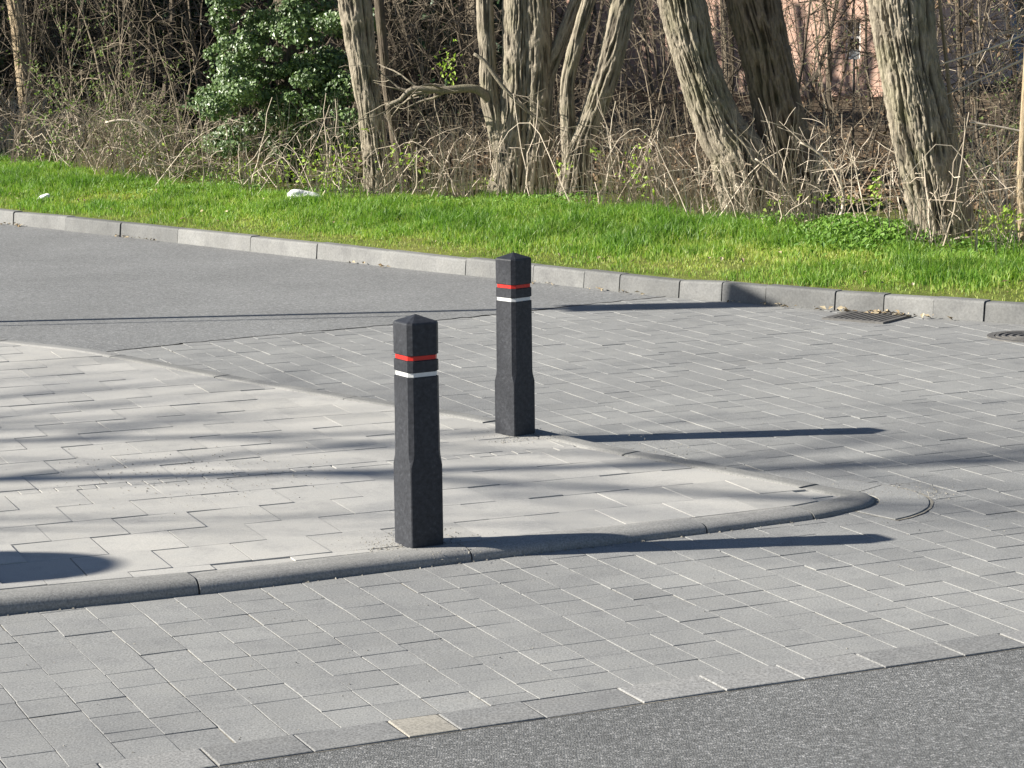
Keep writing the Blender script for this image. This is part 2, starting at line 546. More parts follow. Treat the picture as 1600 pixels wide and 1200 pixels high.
Cxy = Cxy[keep]; hf = hf[keep]
AX = np.broadcast_to(np.stack([U2, V2]), (len(Cxy), 2, 2))
mb = MB()
sh = 0.5 + rng.normal(0, 0.12, len(Cxy))
pavers(mb, Cxy, AX, hf, 0.0, 0.0015, rng, 0.0008, 0.0032, shade=np.clip(sh, 0, 1))
tag(mb.build('paved_crossing', M_PAVER), kind='structure')

# border row along the road edge
mb = MB(); mbb = MB()
ub = float(uv(at(672, 1142))[0]) - 0.09                       # where the one beige stone starts
cuts = [ub, ub + 0.185]
while cuts[-1] < 14: cuts.append(cuts[-1] + rng.uniform(0.29, 0.37))
while cuts[0] > -9: cuts.insert(0, cuts[0] - rng.uniform(0.29, 0.37))
for ua_, uc_ in zip(cuts[:-1], cuts[1:]):
    c = xy(np.array([(ua_ + uc_) / 2]), np.array([0.1]))
    pavers(mbb if ua_ == ub else mb, c, np.stack([U2, V2])[None], np.array([[(uc_ - ua_) / 2 - 0.003, 0.0985]]), 0.002, 0.004, rng, 0.001, 0.004, 0.05)
tag(mb.build('paving_border', M_BORDER), kind='structure')
tag(mbb.build('border_stone', M_BEIGE), 'single beige square stone set in the dark border row', 'paving stone')

# raised pavement ------------------------------------------------------------------------------
mb = MB()
P3 = offset_path(OUT, KERBW - 0.02)[::4]
P3 = np.c_[P3, np.zeros(len(P3))]
P3[:, 2] = pave_z(P3[:, 0]) - 0.0075
mb.add(P3, np.arange(len(P3))[None])
tag(mb.build('pavement_bed', M_TILE), kind='structure')

TA = math.radians(23.0)
TU = np.array([math.cos(TA), math.sin(TA)]); TV = np.array([-math.sin(TA), math.cos(TA)])
T0 = at(360 * .225, 680 + 745 * .225, 0.055)[:2]
TILE = 0.352
cs, hf = [], []
strip = T0 + TV * (TILE * 3 + 0.0)
for iv in range(-9, 26):
    v0 = iv * TILE + (0.095 if iv >= 3 else 0)
    off = (iv % 2) * 0.5 * TILE + rng.normal(0, 0.006)
    for iu in range(-12, 24):
        cs.append((iu * TILE + TILE / 2 + off, v0 + TILE / 2)); hf.append((TILE / 2 - 0.0016, TILE / 2 - 0.0014))
u = -4.0
while u < 8:
    l = rng.choice([0.08, 0.1, 0.12, 0.16, 0.3])
    cs.append((u + l / 2, 3 * TILE + 0.0475)); hf.append((l / 2 - 0.0035, 0.044)); u += l
cs = np.array(cs); hf = np.array(hf)
Cxy = T0 + np.outer(cs[:, 0], TU) + np.outer(cs[:, 1], TV)

def clip_poly(sub, clipx):
    """Sutherland-Hodgman of a convex quad by one half plane n.x <= c"""
    n, c = clipx
    out = []
    for i in range(len(sub)):
        a, b = sub[i], sub[(i + 1) % len(sub)]
        da, db = a @ n - c, b @ n - c
        if da <= 0: out.append(a)
        if da * db < 0: out.append(a + (b - a) * (da / (da - db)))
    return out
inside_path = offset_path(OUT, KERBW + 0.004)
full = np.ones(len(Cxy), bool); anyin = np.zeros(len(Cxy), bool)
for sx, sy in ((-1, -1), (1, -1), (1, 1), (-1, 1), (0, 0)):
    q = Cxy + sx * hf[:, 0:1] * TU + sy * hf[:, 1:2] * TV
    ins = in_poly(q, inside_path)
    full &= ins; anyin |= ins
pxx, pyy = proj(np.c_[Cxy, np.zeros(len(Cxy))])
vis = (pxx > -500) & (pxx < 2000)
mb = MB()
k = full & vis
sh = np.clip(0.55 + rng.normal(0, 0.15, k.sum()), 0, 1)
pavers(mb, Cxy[k], np.broadcast_to(np.stack([TU, TV]), (k.sum(), 2, 2)), hf[k], pave_z(Cxy[k][:, 0]), 0.0016, rng, 0.0009, 0.003, shade=sh)
# tiles cut along the kerb
NI = offset_path(inside_path, 1.0) - inside_path
NI /= np.linalg.norm(NI, axis=1, keepdims=True)
for c, h in zip(Cxy[(~full) & anyin & vis], hf[(~full) & anyin & vis]):
    quad = [c + sx * h[0] * TU + sy * h[1] * TV for sx, sy in ((-1, -1), (1, -1), (1, 1), (-1, 1))]
    d = ((inside_path - c) ** 2).sum(1)
    for i in set([int(d.argmin())] + [int(((inside_path - q) ** 2).sum(1).argmin()) for q in quad]):
        if len(quad) > 2:
            quad = clip_poly(quad, (-NI[i], float(-NI[i] @ inside_path[i])))
    if len(quad) < 3: continue
    q = np.array(quad)
    if 0.5 * abs(np.dot(q[:, 0], np.roll(q[:, 1], -1)) - np.dot(q[:, 1], np.roll(q[:, 0], -1))) < 0.004: continue
    if not in_poly(q.mean(0)[None], inside_path)[0] or in_poly(q, offset_path(OUT, KERBW - 0.01)).sum() < len(q): continue
    q = np.array(quad); zt = pave_z(q[:, 0]) + rng.normal(0, 0.0015)
    n = len(q)
    V = np.r_[np.c_[q, zt], np.c_[q, zt - 0.03]]
    mb.add(V, [np.arange(n)[None], np.array([[a, n + a, n + (a + 1) % n, (a + 1) % n] for a in range(n)])], float(rng.random()))
tag(mb.build('pavement', M_TILE), kind='structure')

# rounded kerb of the pavement, stone by stone
mb = MB()
prof = [(0.0, -0.03), (0.0, 0.25)] + [(0.062 * (1 - math.cos(a)), 0.25 + 0.75 * math.sin(a)) for a in np.linspace(0.25, math.pi / 2, 7)] + [(0.12, 1.0), (KERBW - 0.006, 0.99), (KERBW - 0.002, 0.7), (KERBW - 0.002, -0.3)]
s = np.concatenate([[0], np.cumsum(np.linalg.norm(np.diff(OUT, axis=0), axis=1))])
def s_of(p):
    return s[((OUT - np.asarray(p)[:2]) ** 2).sum(1).argmin()]
brk = [s_of(at(a, b)) for a, b in ((322, 928), (735, 877), (1097, 834), (1271, 811))]
step = 1.2
bl = [brk[0] - step * k for k in range(11, 0, -1)] + brk + [s_of((1.50, 11.36))]
while bl[-1] < s[-1] - step: bl.append(bl[-1] + step)
for a, b in zip(bl[:-1], bl[1:]):
    n = max(6, int((b - a) / 0.06))
    t = np.linspace(a + 0.004, b - 0.004, n)
    O = np.stack([np.interp(t, s, OUT[:, k]) for k in (0, 1)], 1)
    I = np.stack([np.interp(t, s, INN[:, k]) for k in (0, 1)], 1)
    zt = pave_z(O[:, 0]) + 0.004 + rng.normal(0, 0.0022) + np.linspace(-1, 1, n) * rng.normal(0, 0.002)
    side = rng.normal(0, 0.0025)
    rows = []
    for w, z in prof:
        P = O + (I - O) * (w + side) / KERBW
        rows.append(np.c_[P, np.where(z > 0, zt * z, z)])
    R = np.stack(rows, 1)
    R[0, 2:-1, 2] -= 0.0015; R[-1, 2:-1, 2] -= 0.0015
    m = len(prof)
    idx = np.arange(n * m).reshape(n, m)
    F = np.stack([idx[:-1, :-1], idx[1:, :-1], idx[1:, 1:], idx[:-1, 1:]], -1).reshape(-1, 4)
    sh_ = float(rng.random())
    mb.add(R.reshape(-1, 3), F, sh_); mb.add(R[0], np.arange(m)[None], sh_); mb.add(R[-1], np.arange(m)[None][:, ::-1], sh_)
k_ob = mb.build('pavement_kerb', M_KERB, smooth=False)
tag(k_ob, kind='structure')
for pl in k_ob.data.polygons:
    pl.use_smooth = len(pl.vertices) == 4

# curved gutter stones and sand round the kerb's nose
mb = MB()
ia = int(np.abs(s - s_of((1.60, 10.88))).argmin()); ib = int(np.abs(s - s_of((1.45, 11.40))).argmin())
seg = np.linspace(ia, ib, 4).astype(int)
for a, b in zip(seg[:-1], seg[1:]):
    idx = np.arange(a, b + 1)
    inn = offset_path(OUT, -0.03)[idx]; ou = offset_path(OUT, -0.27)[idx]
    inn = resample(inn, 8); ou = resample(ou, 8)
    cen = (inn.mean(0) + ou.mean(0)) / 2
    inn = cen + (inn - cen) * 0.975; ou = cen + (ou - cen) * 0.975
    ring = np.r_[inn, ou[::-1]]
    n = len(ring); zt = 0.006 + rng.normal(0, 0.001)
    V = np.r_[np.c_[ring, np.full(n, zt)], np.c_[ring, np.full(n, -0.02)]]
    mb.add(V, [np.stack([np.arange(7), np.arange(1, 8), n - 2 - np.arange(7), n - 1 - np.arange(7)], 1)[:, ::-1], np.array([[q, n + q, n + (q + 1) % n, (q + 1) % n] for q in range(n)])], float(rng.random()))
tag(mb.build('gutter_paving', M_PAVER), kind='structure')
mb = MB()
o0 = offset_path(OUT, 0.01)[ia:ib + 1]; o1 = offset_path(OUT, -0.285)[ia:ib + 1]
n = len(o0)
mb.add(np.r_[np.c_[o0, np.full(n, 0.0025)], np.c_[o1, np.full(n, 0.0025)]], np.stack([np.arange(n - 1), np.arange(1, n), n + np.arange(1, n), n + np.arange(n - 1)], 1))
tag(mb.build('gutter_sand', M_SAND), kind='structure')

# verge kerb -------------------------------------------------------------------------------------
mb = MB()
sk = np.concatenate([[0], np.cumsum(np.linalg.norm(np.diff(FARK, axis=0), axis=1))])
def sk_of(p):
    return sk[((FARK - np.asarray(p)[:2]) ** 2).sum(1).argmin()]
jb = [sk_of(at(a, np.interp(a, [q[0] for q in kerb_px], [q[1] for q in kerb_px]))) for a in (22, 107, 195, 285, 384, 488, 598, 719, 845, 910, 979, 1050, 1125, 1205, 1287, 1368, 1456, 1545)]
bl = [jb[0] - 1.02 * k for k in range(20, 0, -1)] + jb + [jb[-1] + 0.9 * k for k in range(1, 14)]
KH = 0.15
prof = [(0.0, -0.03), (0.0, 0.006), (0.012, KH - 0.018), (0.018, KH - 0.006), (0.03, KH), (0.13, KH), (0.135, KH - 0.01), (0.135, 0.0)]
for a, b in zip(bl[:-1], bl[1:]):
    n = 5
    t = np.linspace(a + 0.0045, b - 0.0045, n)
    O = np.stack([np.interp(t, sk, FARK[:, k]) for k in (0, 1)], 1)
    N = np.stack([np.interp(t, sk, FARN[:, k]) for k in (0, 1)], 1)
    side = rng.normal(0, 0.005); dz = rng.normal(0, 0.003); dz2 = rng.normal(0, 0.004)
    R = np.stack([np.c_[O + N * (w + side), np.full(n, z) + (dz + np.linspace(-1, 1, n) * dz2) * (z > 0.05)] for w, z in prof], 1)
    m = len(prof)
    idx = np.arange(n * m).reshape(n, m)
    F = np.stack([idx[:-1, :-1], idx[1:, :-1], idx[1:, 1:], idx[:-1, 1:]], -1).reshape(-1, 4)
    mb.add(R.reshape(-1, 3), [F, idx[0][None], idx[-1][None][:, ::-1]], float(rng.random()))
for t0 in np.arange(bl[0], bl[-1], 0.5):                       # dark mortar behind the joints
    t = np.array([t0, t0 + 0.5])
tag(mb.build('verge_kerb', M_KERB2), kind='structure')
mb = MB()
Nn = len(FARK)
lo = np.c_[FARK + FARN * 0.03, np.full(Nn, -0.02)]; hi = np.c_[FARK + FARN * 0.03, np.full(Nn, KH - 0.025)]
bk = np.c_[FARK + FARN * 0.12, np.full(Nn, KH - 0.025)]
i = np.arange(Nn - 1)
mb.add(np.r_[lo, hi, bk], [np.stack([i, i + 1, Nn + i + 1, Nn + i], 1), np.stack([Nn + i, Nn + i + 1, 2 * Nn + i + 1, 2 * Nn + i], 1)])
tag(mb.build('kerb_joint', M_JOINT), kind='structure')

# verge and wood floor -----------------------------------------------------------------------------
ws = np.concatenate([[0.10, 0.2, 0.4], np.arange(0.7, 14, 0.33), np.arange(14, 90, 2.0)])
kk_i = np.arange(0, len(FARK), 2)
G = FARK[kk_i][:, None] + FARN[kk_i][:, None] * ws[None, :, None]
# keep the fan regular: use one common normal far out
Nc = np.array([0.69, 0.724])
G2 = FARK[kk_i][:, None] + Nc * ws[None, :, None]
blend = np.clip(ws / 3.0, 0, 1)[None, :, None]
G = G * (1 - blend) + G2 * blend
Z = ground_z(G)
Z[:, 0] = KH - 0.012
nI, nJ = Z.shape
idx = np.arange(nI * nJ).reshape(nI, nJ)
F = np.stack([idx[:-1, :-1], idx[1:, :-1], idx[1:, 1:], idx[:-1, 1:]], -1)
V = np.concatenate([G, Z[..., None]], -1).reshape(-1, 3)
jw = int(np.searchsorted(ws, 6.2))
mb = MB(); mb.add(V, F[:, :jw].reshape(-1, 4), vnoise(V[:, 0] * 2 + 30, V[:, 1] * 2 + 30)); 
tag(mb.build('verge', M_TURF, smooth=True), kind='structure')
mb = MB(); mb.add(V, F[:, jw:].reshape(-1, 4), vnoise(V[:, 0] * 2 + 30, V[:, 1] * 2 + 30))
tag(mb.build('terrain', M_GROUND, smooth=True), kind='structure')

# ------------------------------------------------------------------ bollards
def mat_plastic():
    m, nt, b = new_mat('recycled_black_plastic')
    v = coords(nt)
    n1 = noise(nt, 55, 5, 0.7, v)
    r = ramp(nt, [(0.3, (0.017, 0.018, 0.022)), (0.6, (0.037, 0.039, 0.046)), (0.8, (0.085, 0.089, 0.1))])
    nt.links.new(n1, r.inputs[0])
    sc = noise(nt, 3.0, 5, 0.75, coords(nt, (30, 30, 6)))
    sr = ramp(nt, [(0.64, (0, 0, 0)), (0.76, (0.5,) * 3)])
    nt.links.new(sc, sr.inputs[0])
    c = mix(nt, r.outputs[0], (0.13, 0.133, 0.138), sr.outputs[0], 'MIX')
    nt.links.new(c, b.inputs['Base Color'])
    b.inputs['Roughness'].default_value = 0.5
    b.inputs['Specular IOR Level'].default_value = 0.28
    bump(nt, b, n1, 0.4, 0.003)
    return m
M_POST = mat_plastic()
M_RED = mat_shaded('red_reflective', (0.5, 0.018, 0.012), (0.55, 0.025, 0.016), 0.4, 40, 0.12, 0.4)
M_WHITE = mat_shaded('white_reflective', (0.6, 0.6, 0.59), (0.66, 0.66, 0.65), 0.45, 40, 0.1, 0.4)

def octo(h, ch):
    """square of half width h with corners cut by ch, anticlockwise"""
    c = max(ch, 1e-4)
    return np.array([(h - c, -h), (h, -h + c), (h, h - c), (h - c, h), (-h + c, h), (-h, h - c), (-h, -h + c), (-h + c, -h)])

def bollard(pxb, pyb, rot, stop, sz, label):
    z0 = float(pave_z(at(pxb, pyb, 0.05)[0]))
    base = at(pxb, pyb, z0)
    root = empty('bollard', base, rot)
    tag(root, label, 'bollard', 'bollards on the pavement corner')
    h, cz = 0.079, 0.018
    gd = 0.008
    red, wht, gh = 0.815, 0.744, 0.0125
    levels = [(-0.05, h, 0.004), (stop - 0.035, h, 0.004), (stop - 0.018, h - 0.0003, 0.009), (stop, h - 0.0006, 0.015), (stop + 0.022, h - 0.001, cz)]
    def groove(z):
        return [(z - gh, h - 0.002, cz), (z - gh + 0.002, h - gd, cz), (z + gh - 0.002, h - gd, cz), (z + gh, h - 0.002, cz)]
    levels += groove(wht) + groove(red) + [(0.957, h - 0.0015, cz), (0.963, h - 0.003, cz), (0.966, h - 0.007, cz * 0.95)]
    V = np.concatenate([np.c_[octo(a, c), np.full(8, z)] for z, a, c in levels] + [np.array([[0, 0, 0.994]])])
    V[:, 2] *= sz
    n = len(levels)
    idx = np.arange(n * 8).reshape(n, 8)
    F = np.stack([idx[:-1], np.roll(idx[:-1], -1, 1), np.roll(idx[1:], -1, 1), idx[1:]], -1).reshape(-1, 4)
    T = np.stack([idx[-1], np.roll(idx[-1], -1), np.full(8, n * 8)], 1)
    mb = MB(); mb.add(V, [F, T]); body = mb.build('body', M_POST, root)
    for z, m, nm in ((red, M_RED, 'red painted band round the neck'), (wht, M_WHITE, 'white painted band below the red one')):
        mb = MB()
        lv = [(z - gh + 0.0035, h - gd + 0.0012), (z + gh - 0.0035, h - gd + 0.0012)]
        V = np.concatenate([np.c_[octo(a, cz), np.full(8, q)] for q, a in lv])
        V[:, 2] *= sz
        idx = np.arange(16).reshape(2, 8)
        F = np.stack([idx[:-1], np.roll(idx[:-1], -1, 1), np.roll(idx[1:], -1, 1), idx[1:]], -1).reshape(-1, 4)
        mb.add(V, F)
        o = mb.build('reflective_band', m, root)
        o['label'] = nm
    return root
bollard(655, 849.5, math.radians(31.5), 0.385, 1.017, 'nearer black bollard standing against the rounded pavement kerb')
bollard(805, 677, math.radians(43.5), 0.325, 1.003, 'farther black bollard with a dusty base near the paved crossing')

# ------------------------------------------------------------------ small things on the ground
M_IRON = mat_shaded('cast_iron', (0.07, 0.066, 0.062), (0.15, 0.142, 0.132), 0.6, 40, 0.3, 0.5, 0.4, 90, 0.003)
gc = at(1347, 493.5)
kdir = FARK[((FARK - gc[:2]) ** 2).sum(1).argmin() + 1] - FARK[((FARK - gc[:2]) ** 2).sum(1).argmin()]
gi = ((FARK - gc[:2]) ** 2).sum(1).argmin()
gpos = FARK[gi] - FARN[gi] * 0.27
ga = math.atan2(*_T2[gi][::-1])
g_root = empty('drain_grate', (gpos[0], gpos[1], 0.0), ga)
tag(g_root, 'black iron drain grate set in the paving against the verge kerb', 'drain')
mb = MB()
for sx in (-1, 1):
    box(mb, (sx * 0.235, 0, -0.006), (0.02, 0.24, 0.02)); box(mb, (0, sx * 0.22, -0.005), (0.215, 0.02, 0.02))
mb.build('frame', M_IRON, g_root)
mb = MB(); box(mb, (0, 0, -0.0125), (0.214, 0.199, 0.008)); mb.build('pit', M_JOINT, g_root)
mb = MB()
for k in range(9):
    a = -0.19 + k * 0.0475
    box(mb, (a, 0, 0.004), (0.012, 0.198, 0.012))
mb.build('bars', M_IRON, g_root)

mc = at(1606, 527)
m_root = empty('manhole_cover', (mc[0], mc[1], 0.0))
tag(m_root, 'round iron manhole cover at the right edge of the paving', 'manhole')
th = np.linspace(0, 2 * math.pi, 40, endpoint=False)
def disc_ring(mb, r0, r1, z0, z1):
    A = np.c_[np.cos(th), np.sin(th)]
    R = [np.c_[A * r0, np.full(40, z0)], np.c_[A * r0, np.full(40, z1)], np.c_[A * r1, np.full(40, z1)], np.c_[A * r1, np.full(40, z0)]]
    V = np.concatenate(R); idx = np.arange(160).reshape(4, 40)
    for a in range(3):
        mb.F.append(np.stack([idx[a], np.roll(idx[a], -1), np.roll(idx[a + 1], -1), idx[a + 1]], 1) + mb.n)
    mb.add(V, np.empty((0, 4), int))
mb = MB(); disc_ring(mb, 0.235, 0.285, -0.02, 0.010); mb.build('rim', M_IRON, m_root)
mb = MB()
A = np.c_[np.cos(th) * 0.228, np.sin(th) * 0.228, np.full(40, 0.005)]
mb.add(A, np.arange(40)[None])
for r in (0.06, 0.11, 0.16, 0.205):
    disc_ring(mb, r, r + 0.02, 0.0, 0.013)
mb.build('lid', M_IRON, m_root)

def lump(name, c, size, rot, mat, label, cat, seed, crumple=0.18):
    r = np.random.default_rng(seed)
    nu, nv = 28, 16
    th_ = np.linspace(0, 2 * math.pi, nu, endpoint=False); ph = np.linspace(0, math.pi, nv)
    T, Pp = np.meshgrid(th_, ph)
    e = lambda q, k: np.sign(q) * np.abs(q) ** k
    X = e(np.cos(T), 0.6) * e(np.sin(Pp), 0.6); Y = e(np.sin(T), 0.6) * e(np.sin(Pp), 0.6); Zz = e(np.cos(Pp), 0.7)
    nse = vnoise(T / (2 * math.pi) * 7 + seed, Pp * 2.2 + seed, 7) - 0.5 if False else vnoise(X * 2.2 + 20 + seed, (Y + Zz) * 2.2 + 20) - 0.5
    k = 1 + crumple * 2 * nse
    L = np.stack([X * size[0] * k, Y * size[1] * k, Zz * size[2] * (k + 0.25 * X * (-1))], -1).reshape(-1, 3)
    idx = np.arange(nu * nv).reshape(nv, nu)
    F = np.stack([idx[:-1], np.roll(idx[:-1], -1, 1), np.roll(idx[1:], -1, 1), idx[1:]], -1).reshape(-1, 4)[:, ::-1]
    mb = MB(); mb.add(L, F)
    o = mb.build(name, mat, smooth=True)
    o.location = c; o.rotation_euler = rot
    tag(o, label, cat)
    return o
M_BAG = mat_shaded('white_sheet_plastic', (0.78, 0.78, 0.77), (0.86, 0.86, 0.85), 0.5, 9, 0.08, 0.4, 0.6, 16, 0.03)
c = at(477, 322, 0.27); z = float(ground_z(c[None])[0]); c = at(477, 322, z)
lump('plastic_bag', (c[0], c[1], z + 0.095), (0.185, 0.13, 0.075), (0.0, 0.06, 0.1), M_BAG, 'white crumpled plastic bag lying in the long grass', 'plastic bag', 4)
c = at(68, 316, 0.22); z = float(ground_z(c[None])[0]); c = at(68, 316, z)
lump('paper_scrap', (c[0], c[1], z + 0.05), (0.085, 0.05, 0.03), (0.1, -0.5, 0.4), M_BAG, 'small white scrap of paper on the grass at far left', 'litter', 9)

# leaves and crumbs in the gutter, sand and crumbs at the bollards
mb = MB()
rl = np.random.default_rng(21)
n = 420
t = rl.uniform(bl[14], bl[-8], n)
O = np.stack([np.interp(t, sk, FARK[:, k]) for k in (0, 1)], 1); Nn_ = np.stack([np.interp(t, sk, FARN[:, k]) for k in (0, 1)], 1)
clump = vnoise(t * 1.3 + 10, t * 0 + 3.5)
keepl = clump > 0.5
P = O - Nn_ * np.abs(rl.normal(0, 0.05, n))[:, None] - Nn_ * 0.02
leaves(mb, np.c_[P, 0.012 + rl.random(n) * 0.015][keepl], rl.normal(0, 0.35, (keepl.sum(), 3)) + [0, 0, 1], rl.uniform(0.02, 0.06, keepl.sum()), rl)
gp = np.array([gpos[0], gpos[1]])
P = gp + FARN[gi] * 0.2 + rl.normal(0, 1, (40, 1)) * _T2[gi] * 0.28 + rl.normal(0, 0.03, (40, 2))
leaves(mb, np.c_[P, rl.uniform(0.015, 0.035, 40)], rl.normal(0, 0.35, (40, 3)) + [0, 0, 1], rl.uniform(0.03, 0.07, 40), rl)
n = 900                                                        # dead leaves lying in the grass
P = np.c_[rl.uniform(-8, 6, n), rl.uniform(16, 32, n)]
w = kerb_dist(P); P = P[(w > 0.25) & (w < 3.5)]
leaves(mb, np.c_[P, ground_z(P) + 0.035 + rl.random(len(P)) * 0.02], rl.normal(0, 0.4, (len(P), 3)) + [0, 0, 1], rl.uniform(0.03, 0.07, len(P)), rl)
tag(mb.build('fallen_leaves', mat_shaded('dead_leaf', (0.22, 0.15, 0.08), (0.52, 0.44, 0.30), 0.8, 20, 0.2, 0.2)), 'dry fallen leaves in the gutter and on the grass', 'leaves', kind='stuff')

def crumbs(mb, C, size, r):
    n = len(C)
    B = np.array([[1, 0, 0], [-0.5, 0.87, 0], [-0.5, -0.87, 0], [0, 0, 0.8]], float)
    a = r.uniform(0, 6.28, n); R = np.stack([np.stack([np.cos(a), -np.sin(a), 0 * a], 1), np.stack([np.sin(a), np.cos(a), 0 * a], 1), np.stack([0 * a, 0 * a, 1 + 0 * a], 1)], 1)
    V = C[:, None] + np.einsum('nij,kj->nki', R, B) * (size[:, None, None] * r.uniform(0.6, 1.3, (n, 4, 1)))
    i = np.arange(n)[:, None] * 4
    mb.add(V.reshape(-1, 3), np.concatenate([i + [0, 1, 3], i + [1, 2, 3], i + [2, 0, 3]]), np.repeat(r.random(n), 4))
mb = MB()
for (pa, pb, n_, sp) in ((655, 850, 420, 0.13), (805, 680, 300, 0.12), (612, 852, 180, 0.09), (1340, 770, 160, 0.1), (1440, 770, 140, 0.1), (1010, 705, 120, 0.2), (200, 742, 260, 0.4), (330, 738, 200, 0.35)):
    z0 = float(pave_z(at(pa, pb, 0.05)[0])) if pa < 1200 else 0.004
    cc = at(pa, pb, z0)
    P = cc[:2] + rl.normal(0, sp, (n_, 2))
    crumbs(mb, np.c_[P, np.full(n_, z0 + 0.001)], rl.uniform(0.002, 0.006, n_), rl)
n = 700
P = xy(rl.uniform(-2, 5, n), rl.uniform(0.2, 7, n)); P = P[~in_poly(P, OUT)]
crumbs(mb, np.c_[P, np.full(len(P), 0.002)], rl.uniform(0.0015, 0.005, len(P)), rl)
ko = offset_path(OUT, -0.006)
ii = rl.integers(0, len(ko), 2600)
ok_ = vnoise(ii * 0.11 + 5, ii * 0 + 2.5) > 0.42
P = ko[ii][ok_] + rl.normal(0, 0.007, (ok_.sum(), 2))
crumbs(mb, np.c_[P, np.full(len(P), 0.001)], rl.uniform(0.003, 0.008, len(P)), rl)
tag(mb.build('grit', M_SAND), 'pale grit and sand crumbs on the paving and pavement', 'grit', kind='stuff')

# ------------------------------------------------------------------ grass
def blades(mb, P, h, wd, rng_, lean=0.5, shade=None):
    n = len(P)
    a = rng_.uniform(0, 2 * math.pi, n)
    D = np.c_[np.cos(a), np.sin(a), np.zeros(n)]
    a2 = rng_.uniform(0, 2 * math.pi, n)
    L = np.c_[np.cos(a2), np.sin(a2), np.zeros(n)] * (np.abs(rng_.normal(0, lean, n)))[:, None]
    h = h[:, None]; w = wd[:, None]
    up = np.array([0, 0, 1.0])
    m = P + up * h * 0.55 + L * h * 0.3
    t = P + up * h * 0.95 + L * h * 0.95
    V = np.stack([P - D * w, P + D * w, m + D * w * 0.7, m - D * w * 0.7, t], 1).reshape(-1, 3)
    i = np.arange(n)[:, None] * 5
    sh = rng_.random(n) if shade is None else shade
    mb.add(V, [i + [0, 1, 2, 3], i + [3, 2, 4]], np.repeat(sh, 5))

rg = np.random.default_rng(31)
n = 620000
t = rg.uniform(sk_of(kk[0] + kd0 * 9), sk_of(kk[-1] + kd1 * 4), n)
w = 0.14 + rg.random(n) ** 0.85 * 7.2
O = np.stack([np.interp(t, sk, FARK[:, k]) for k in (0, 1)], 1); Nn_ = np.stack([np.interp(t, sk, FARN[:, k]) for k in (0, 1)], 1)
P = O + Nn_ * w[:, None]
hd = np.interp(P[:, 0], HEDGE[:, 0], HEDGE[:, 1])               # stop at the hedge line
edge_n = (vnoise(P[:, 0] * 1.7 + 50, P[:, 1] * 1.7 + 50) - 0.5) * 1.1 + (vnoise(P[:, 0] * 6 + 70, P[:, 1] * 3 + 50) - 0.5) * 0.9
patch = vnoise(P[:, 0] * 1.1 + 20, P[:, 1] * 0.8 + 20) * 0.45 + vnoise(P[:, 0] * 3.3 + 60, P[:, 1] * 2.0 + 20) * 0.3 + vnoise(P[:, 0] * 8 + 90, P[:, 1] * 4 + 20) * 0.25
patch = np.clip((patch - 0.5) * 1.5 + 0.5, 0, 1)
lim = np.clip((w - 0.25 + (patch - 0.5) * 1.4) / 1.9, 0, 1)
ok = (P[:, 1] < hd + 0.35 + edge_n) & (rg.random(n) < 0.25 + 0.7 * patch + 0.5 * lim - 0.1 * (w < 0.5))
qx, qy = proj(np.c_[P, np.full(n, 0.3)])
ok &= (qx > -260) & (qx < 1860)
P = P[ok]; w = w[ok]; patch = patch[ok]; lim = lim[ok]
z = ground_z(P)
h = (0.028 + 0.085 * lim * (0.45 + patch)) * rg.uniform(0.6, 1.35, len(P))
sh = np.clip(rg.normal(0.42, 0.2, len(P)) + (1 - lim) * 0.3 + (0.5 - patch) * 0.6, 0, 1)
mb = MB(); blades(mb, np.c_[P, z - 0.004], h, rg.uniform(0.003, 0.0065, len(P)) * (0.7 + 0.5 * lim), rg, 0.55, sh)
tag(mb.build('grass', M_GRASS), 'bright green spring grass growing on the verge', 'grass', kind='stuff')

# leafy weeds along the back of the grass
mb = MB()
def weed_patch(pa, pb, n_, rx, ry, hh, size):
    c = at(pa, pb, 0.28)
    P = c[:2] + rg.normal(0, 1, (n_, 2)) * [rx, ry]
    z = ground_z(P)
    Hh = hh * (0.4 + 0.6 * rg.random(n_)) * np.exp(-((P - c[:2]) ** 2 / (2 * np.array([rx, ry]) ** 2)).sum(1) * 0.5)
    leaves(mb, np.c_[P, z + Hh], rg.normal(0, 0.6, (n_, 3)) + [-0.3, -0.4, 0.8], rg.uniform(0.5, 1.2, n_) * size, rg)
for a in ((1330, 372, 1500, 0.3, 0.5, 0.28, 0.05), (1390, 375, 1200, 0.25, 0.4, 0.25, 0.05), (1230, 350, 500, 0.3, 0.4, 0.15, 0.045), (820, 318, 1100, 0.5, 0.6, 0.12, 0.045),
          (870, 322, 700, 0.5, 0.5, 0.12, 0.045), (330, 296, 700, 0.7, 0.6, 0.13, 0.045), (250, 285, 600, 0.7, 0.6, 0.12, 0.045), (540, 300, 700, 0.5, 0.5, 0.16, 0.045), (690, 318, 500, 0.4, 0.5, 0.12, 0.045),
          (1080, 335, 600, 0.5, 0.5, 0.1, 0.04), (1560, 385, 900, 0.3, 0.4, 0.16, 0.05), (60, 255, 700, 0.8, 0.6, 0.12, 0.045), (1480, 388, 500, 0.3, 0.3, 0.1, 0.04)):
    weed_patch(*a)
tag(mb.build('weeds', M_WEED), 'low leafy weeds where the grass meets the dry stalks', 'weeds', kind='stuff')

# ------------------------------------------------------------------ dry stalks and brambles
def hedge_pt(n_, r, back=1.0, fwd=0.25, lo=-0.02, hi=1.02):
    i = r.uniform(lo, hi, n_) * (len(HEDGE) - 1)
    i = np.clip(i, 0, len(HEDGE) - 1.001)
    x = np.interp(i, np.arange(len(HEDGE)), HEDGE[:, 0]); y = np.interp(i, np.arange(len(HEDGE)), HEDGE[:, 1])
    o = r.uniform(-fwd, back, n_)
    return np.c_[x + o * 0.35, y + o], i / (len(HEDGE) - 1)

